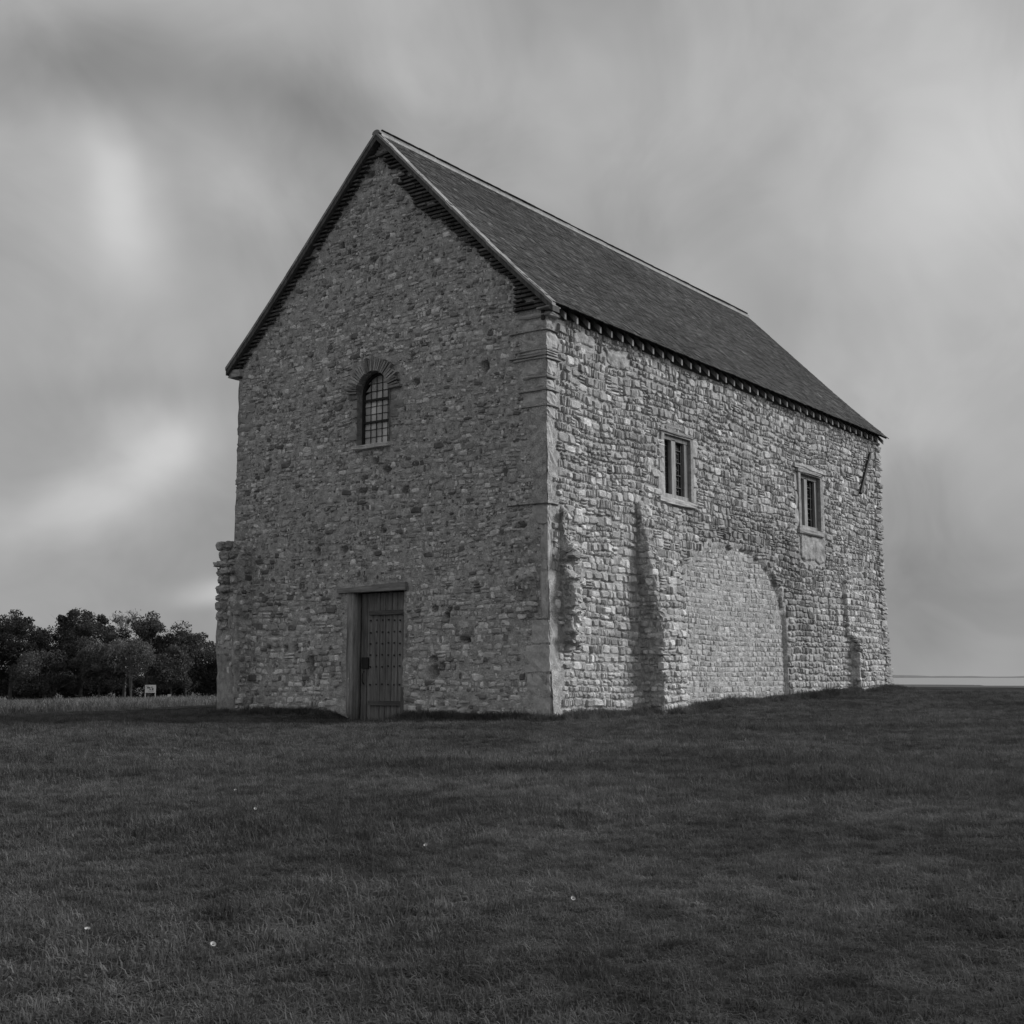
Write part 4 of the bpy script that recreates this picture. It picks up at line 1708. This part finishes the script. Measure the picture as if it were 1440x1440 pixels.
TREES = [  # px, distance, top py, width px, leaf, bark, trunk_h, kind, label
    (-70, 116, 842, 110, 'leaf_dark', 'bark', .1, 0, 'broad dark tree at the far end of the wood'),
    (15, 112, 860, 110, 'leaf_dark', 'bark', .12, 0, 'dark rounded tree standing beside the tallest dome-shaped tree'),
    (115, 114, 853, 120, 'leaf_dark', 'bark', .12, 0, 'tall dark dome-shaped tree left of the bare twigged tree'),
    (62, 106, 915, 90, 'leaf_mid', 'bark', .15, 0, 'lower mid-grey tree in front of the dark dome-shaped tree'),
    (140, 105, 905, 75, 'leaf_mid', 'bark', .2, 0, 'lower leafy tree beside the pale forked trunk'),
    (174, 116, 848, 66, 'leaf_mid', 'bark_pale', .3, 1, 'half-bare tree with fine twigs above the wood'),
    (184, 104, 898, 74, 'leaf_mid', 'bark_pale', .36, 2, 'slender tree with a pale forked trunk behind the notice board'),
    (208, 113, 858, 50, 'leaf_dark', 'bark', .25, 0, 'thin leafy tree rising between the bare tree and the round dark tree'),
    (262, 112, 872, 84, 'leaf_dark', 'bark', .08, 0, 'big round dark tree nearest the chapel corner'),
    (242, 105, 908, 66, 'leaf_pale', 'bark', .12, 0, 'paler rounded tree below the big round dark tree'),
    (305, 110, 912, 48, 'leaf_dark', 'bark', .06, 0, 'small dark tree tight against the chapel outline'),
    (313, 116, 898, 24, 'leaf_mid', 'bark', .3, 3, 'wispy treetop just beside the chapel wall'),
    (345, 114, 925, 60, 'leaf_dark', 'bark', .06, 0, 'dark tree mostly hidden behind the chapel'),
]
for i, (px, D, py, wpx, lm, bk, th, kind, lab) in enumerate(TREES):
    b = at_tree(px, D)
    H = ht(py, D, b[2])
    W = wpx / FPX * D * 1.05
    kw = {}
    if kind == 1:
        kw = dict(bare=True, sparse=.03)
    elif kind == 2:
        kw = dict(forks=2, sparse=.7)
    elif kind == 3:
        kw = dict(sparse=.25)
    tree('tree', b, H, W, lm, bk, 40 + i, lab, trunk_h=th, **kw)
# understorey shrubs closing the wood at its foot
for i, (px, D, py, wpx, lab) in enumerate([(-30, 118, 935, 90, 'dark undergrowth at the outer end of the wood'), (45, 119, 940, 90, 'dark undergrowth below the rounded tree beside the dome-shaped tree'),
                                           (105, 119, 942, 80, 'dark undergrowth below the tall dome-shaped tree'), (165, 119, 925, 90, 'dark undergrowth behind the pale forked trunk'),
                                           (225, 118, 945, 80, 'dark undergrowth behind the notice board and the white marker'), (285, 117, 940, 80, 'dark undergrowth below the big round tree by the chapel'),
                                           (335, 117, 945, 60, 'dark undergrowth running in behind the chapel corner')]):
    b = at_tree(px, D)
    tree('shrub', b, ht(py, D, b[2]), wpx / FPX * D * 1.15, 'leaf_dark', 'bark', 140 + i, lab, trunk_h=.0, nleaf=300, group='undergrowth of the wood')
for o in bpy.data.objects:
    if o.name.startswith('shrub'):
        o['category'] = 'shrub'

# ------------------------------------------------------------------ notice board and small things
D = 100.0
bx, by, bz = at_tree(212, D)
sgn_ = empty('notice_board', (bx, by, bz))
sgn_.rotation_euler[2] = YAW - math.pi / 2 + .25
W_, Hb = 14 / FPX * D, 10.5 / FPX * D
top = ht(963, D, bz)
for sx in (-1, 1):
    q = MB()
    q.box((sx * (W_ / 2 - .03), 0, top / 2 - .1), (.07, .07, top + .2), tone=.5)
    q.build('post', 'sign_white', sgn_)
q = MB()
q.box((0, -.055, top - Hb / 2), (W_, .04, Hb), tone=.7)
board = q.build('board', 'sign_white', sgn_)
q = MB()
for (x, z, a, b) in [(-.12, .08, .22, .10), (.10, .12, .10, .07), (.16, -.02, .12, .14), (-.02, -.04, .10, .08), (-.2, .2, .2, .03), (.05, -.16, .4, .03)]:
    q.box((x, -.08, top - Hb / 2 + z), (a, .01, b))
q.build('print', 'sign_dark', board)
tag(sgn_, 'white notice board on two posts in front of the trees', 'sign')
bx, by, bz = at_tree(239, 101.0)
mk = empty('marker_post', (bx, by, bz))
q = MB()
q.box((0, 0, .22), (.06, .06, .55))
q.build('post', 'bark', mk)
q = MB()
q.box((0, -.045, .38), (.26, .02, .2), jit=.01)
q.build('plate', 'sign_white', mk)
mk.rotation_euler[2] = YAW - math.pi / 2
tag(mk, 'small low white marker plate near the notice board', 'marker')

# small white flowers in the lawn
def flower(px, py, i):
    d = ray(px, py)
    z = 0.0
    for _ in range(12):
        p = CAM + d * ((z + .03 - CAM[2]) / d[2])
        z = float(gz(p[0], p[1]))
    root = empty('daisy', (p[0], p[1], z))
    root.scale = (.5, .5, .7)
    root.rotation_euler = (.5 * math.sin(i * 2.1) + .25, -.35 - .2 * math.cos(i), 0)
    q = MB()
    q.tube([(0, 0, 0), (.004, 0, .03), (0, .003, .062)], [.0018, .0016, .0014], 5)
    q.build('stem', 'grass_pale', root)
    q = MB()
    q.tube([(0, 0, .060), (0, 0, .066)], [.006, .005], 8)
    q.build('disc', 'sign_dark', root)
    q = MB()
    for k_ in range(12):
        a = k_ * math.pi / 6 + i
        c, s_ = math.cos(a), math.sin(a)
        q.add([(c * .004 - s_ * .002, s_ * .004 + c * .002, .063), (c * .004 + s_ * .002, s_ * .004 - c * .002, .063),
               (c * .017 + s_ * .0035, s_ * .017 - c * .0035, .069), (c * .017 - s_ * .0035, s_ * .017 + c * .0035, .069)], [(0, 1, 2, 3)])
    q.build('petals', 'petal', root)
    tag(root, 'tiny white flower standing in the short lawn grass', 'flower', 'white flowers in the lawn')


for i, (px, py) in enumerate([(333, 1112), (357, 1137), (98, 1082), (122, 1312), (293, 1328), (1158, 1011), (600, 1190), (800, 1262)]):
    flower(px, py, i)
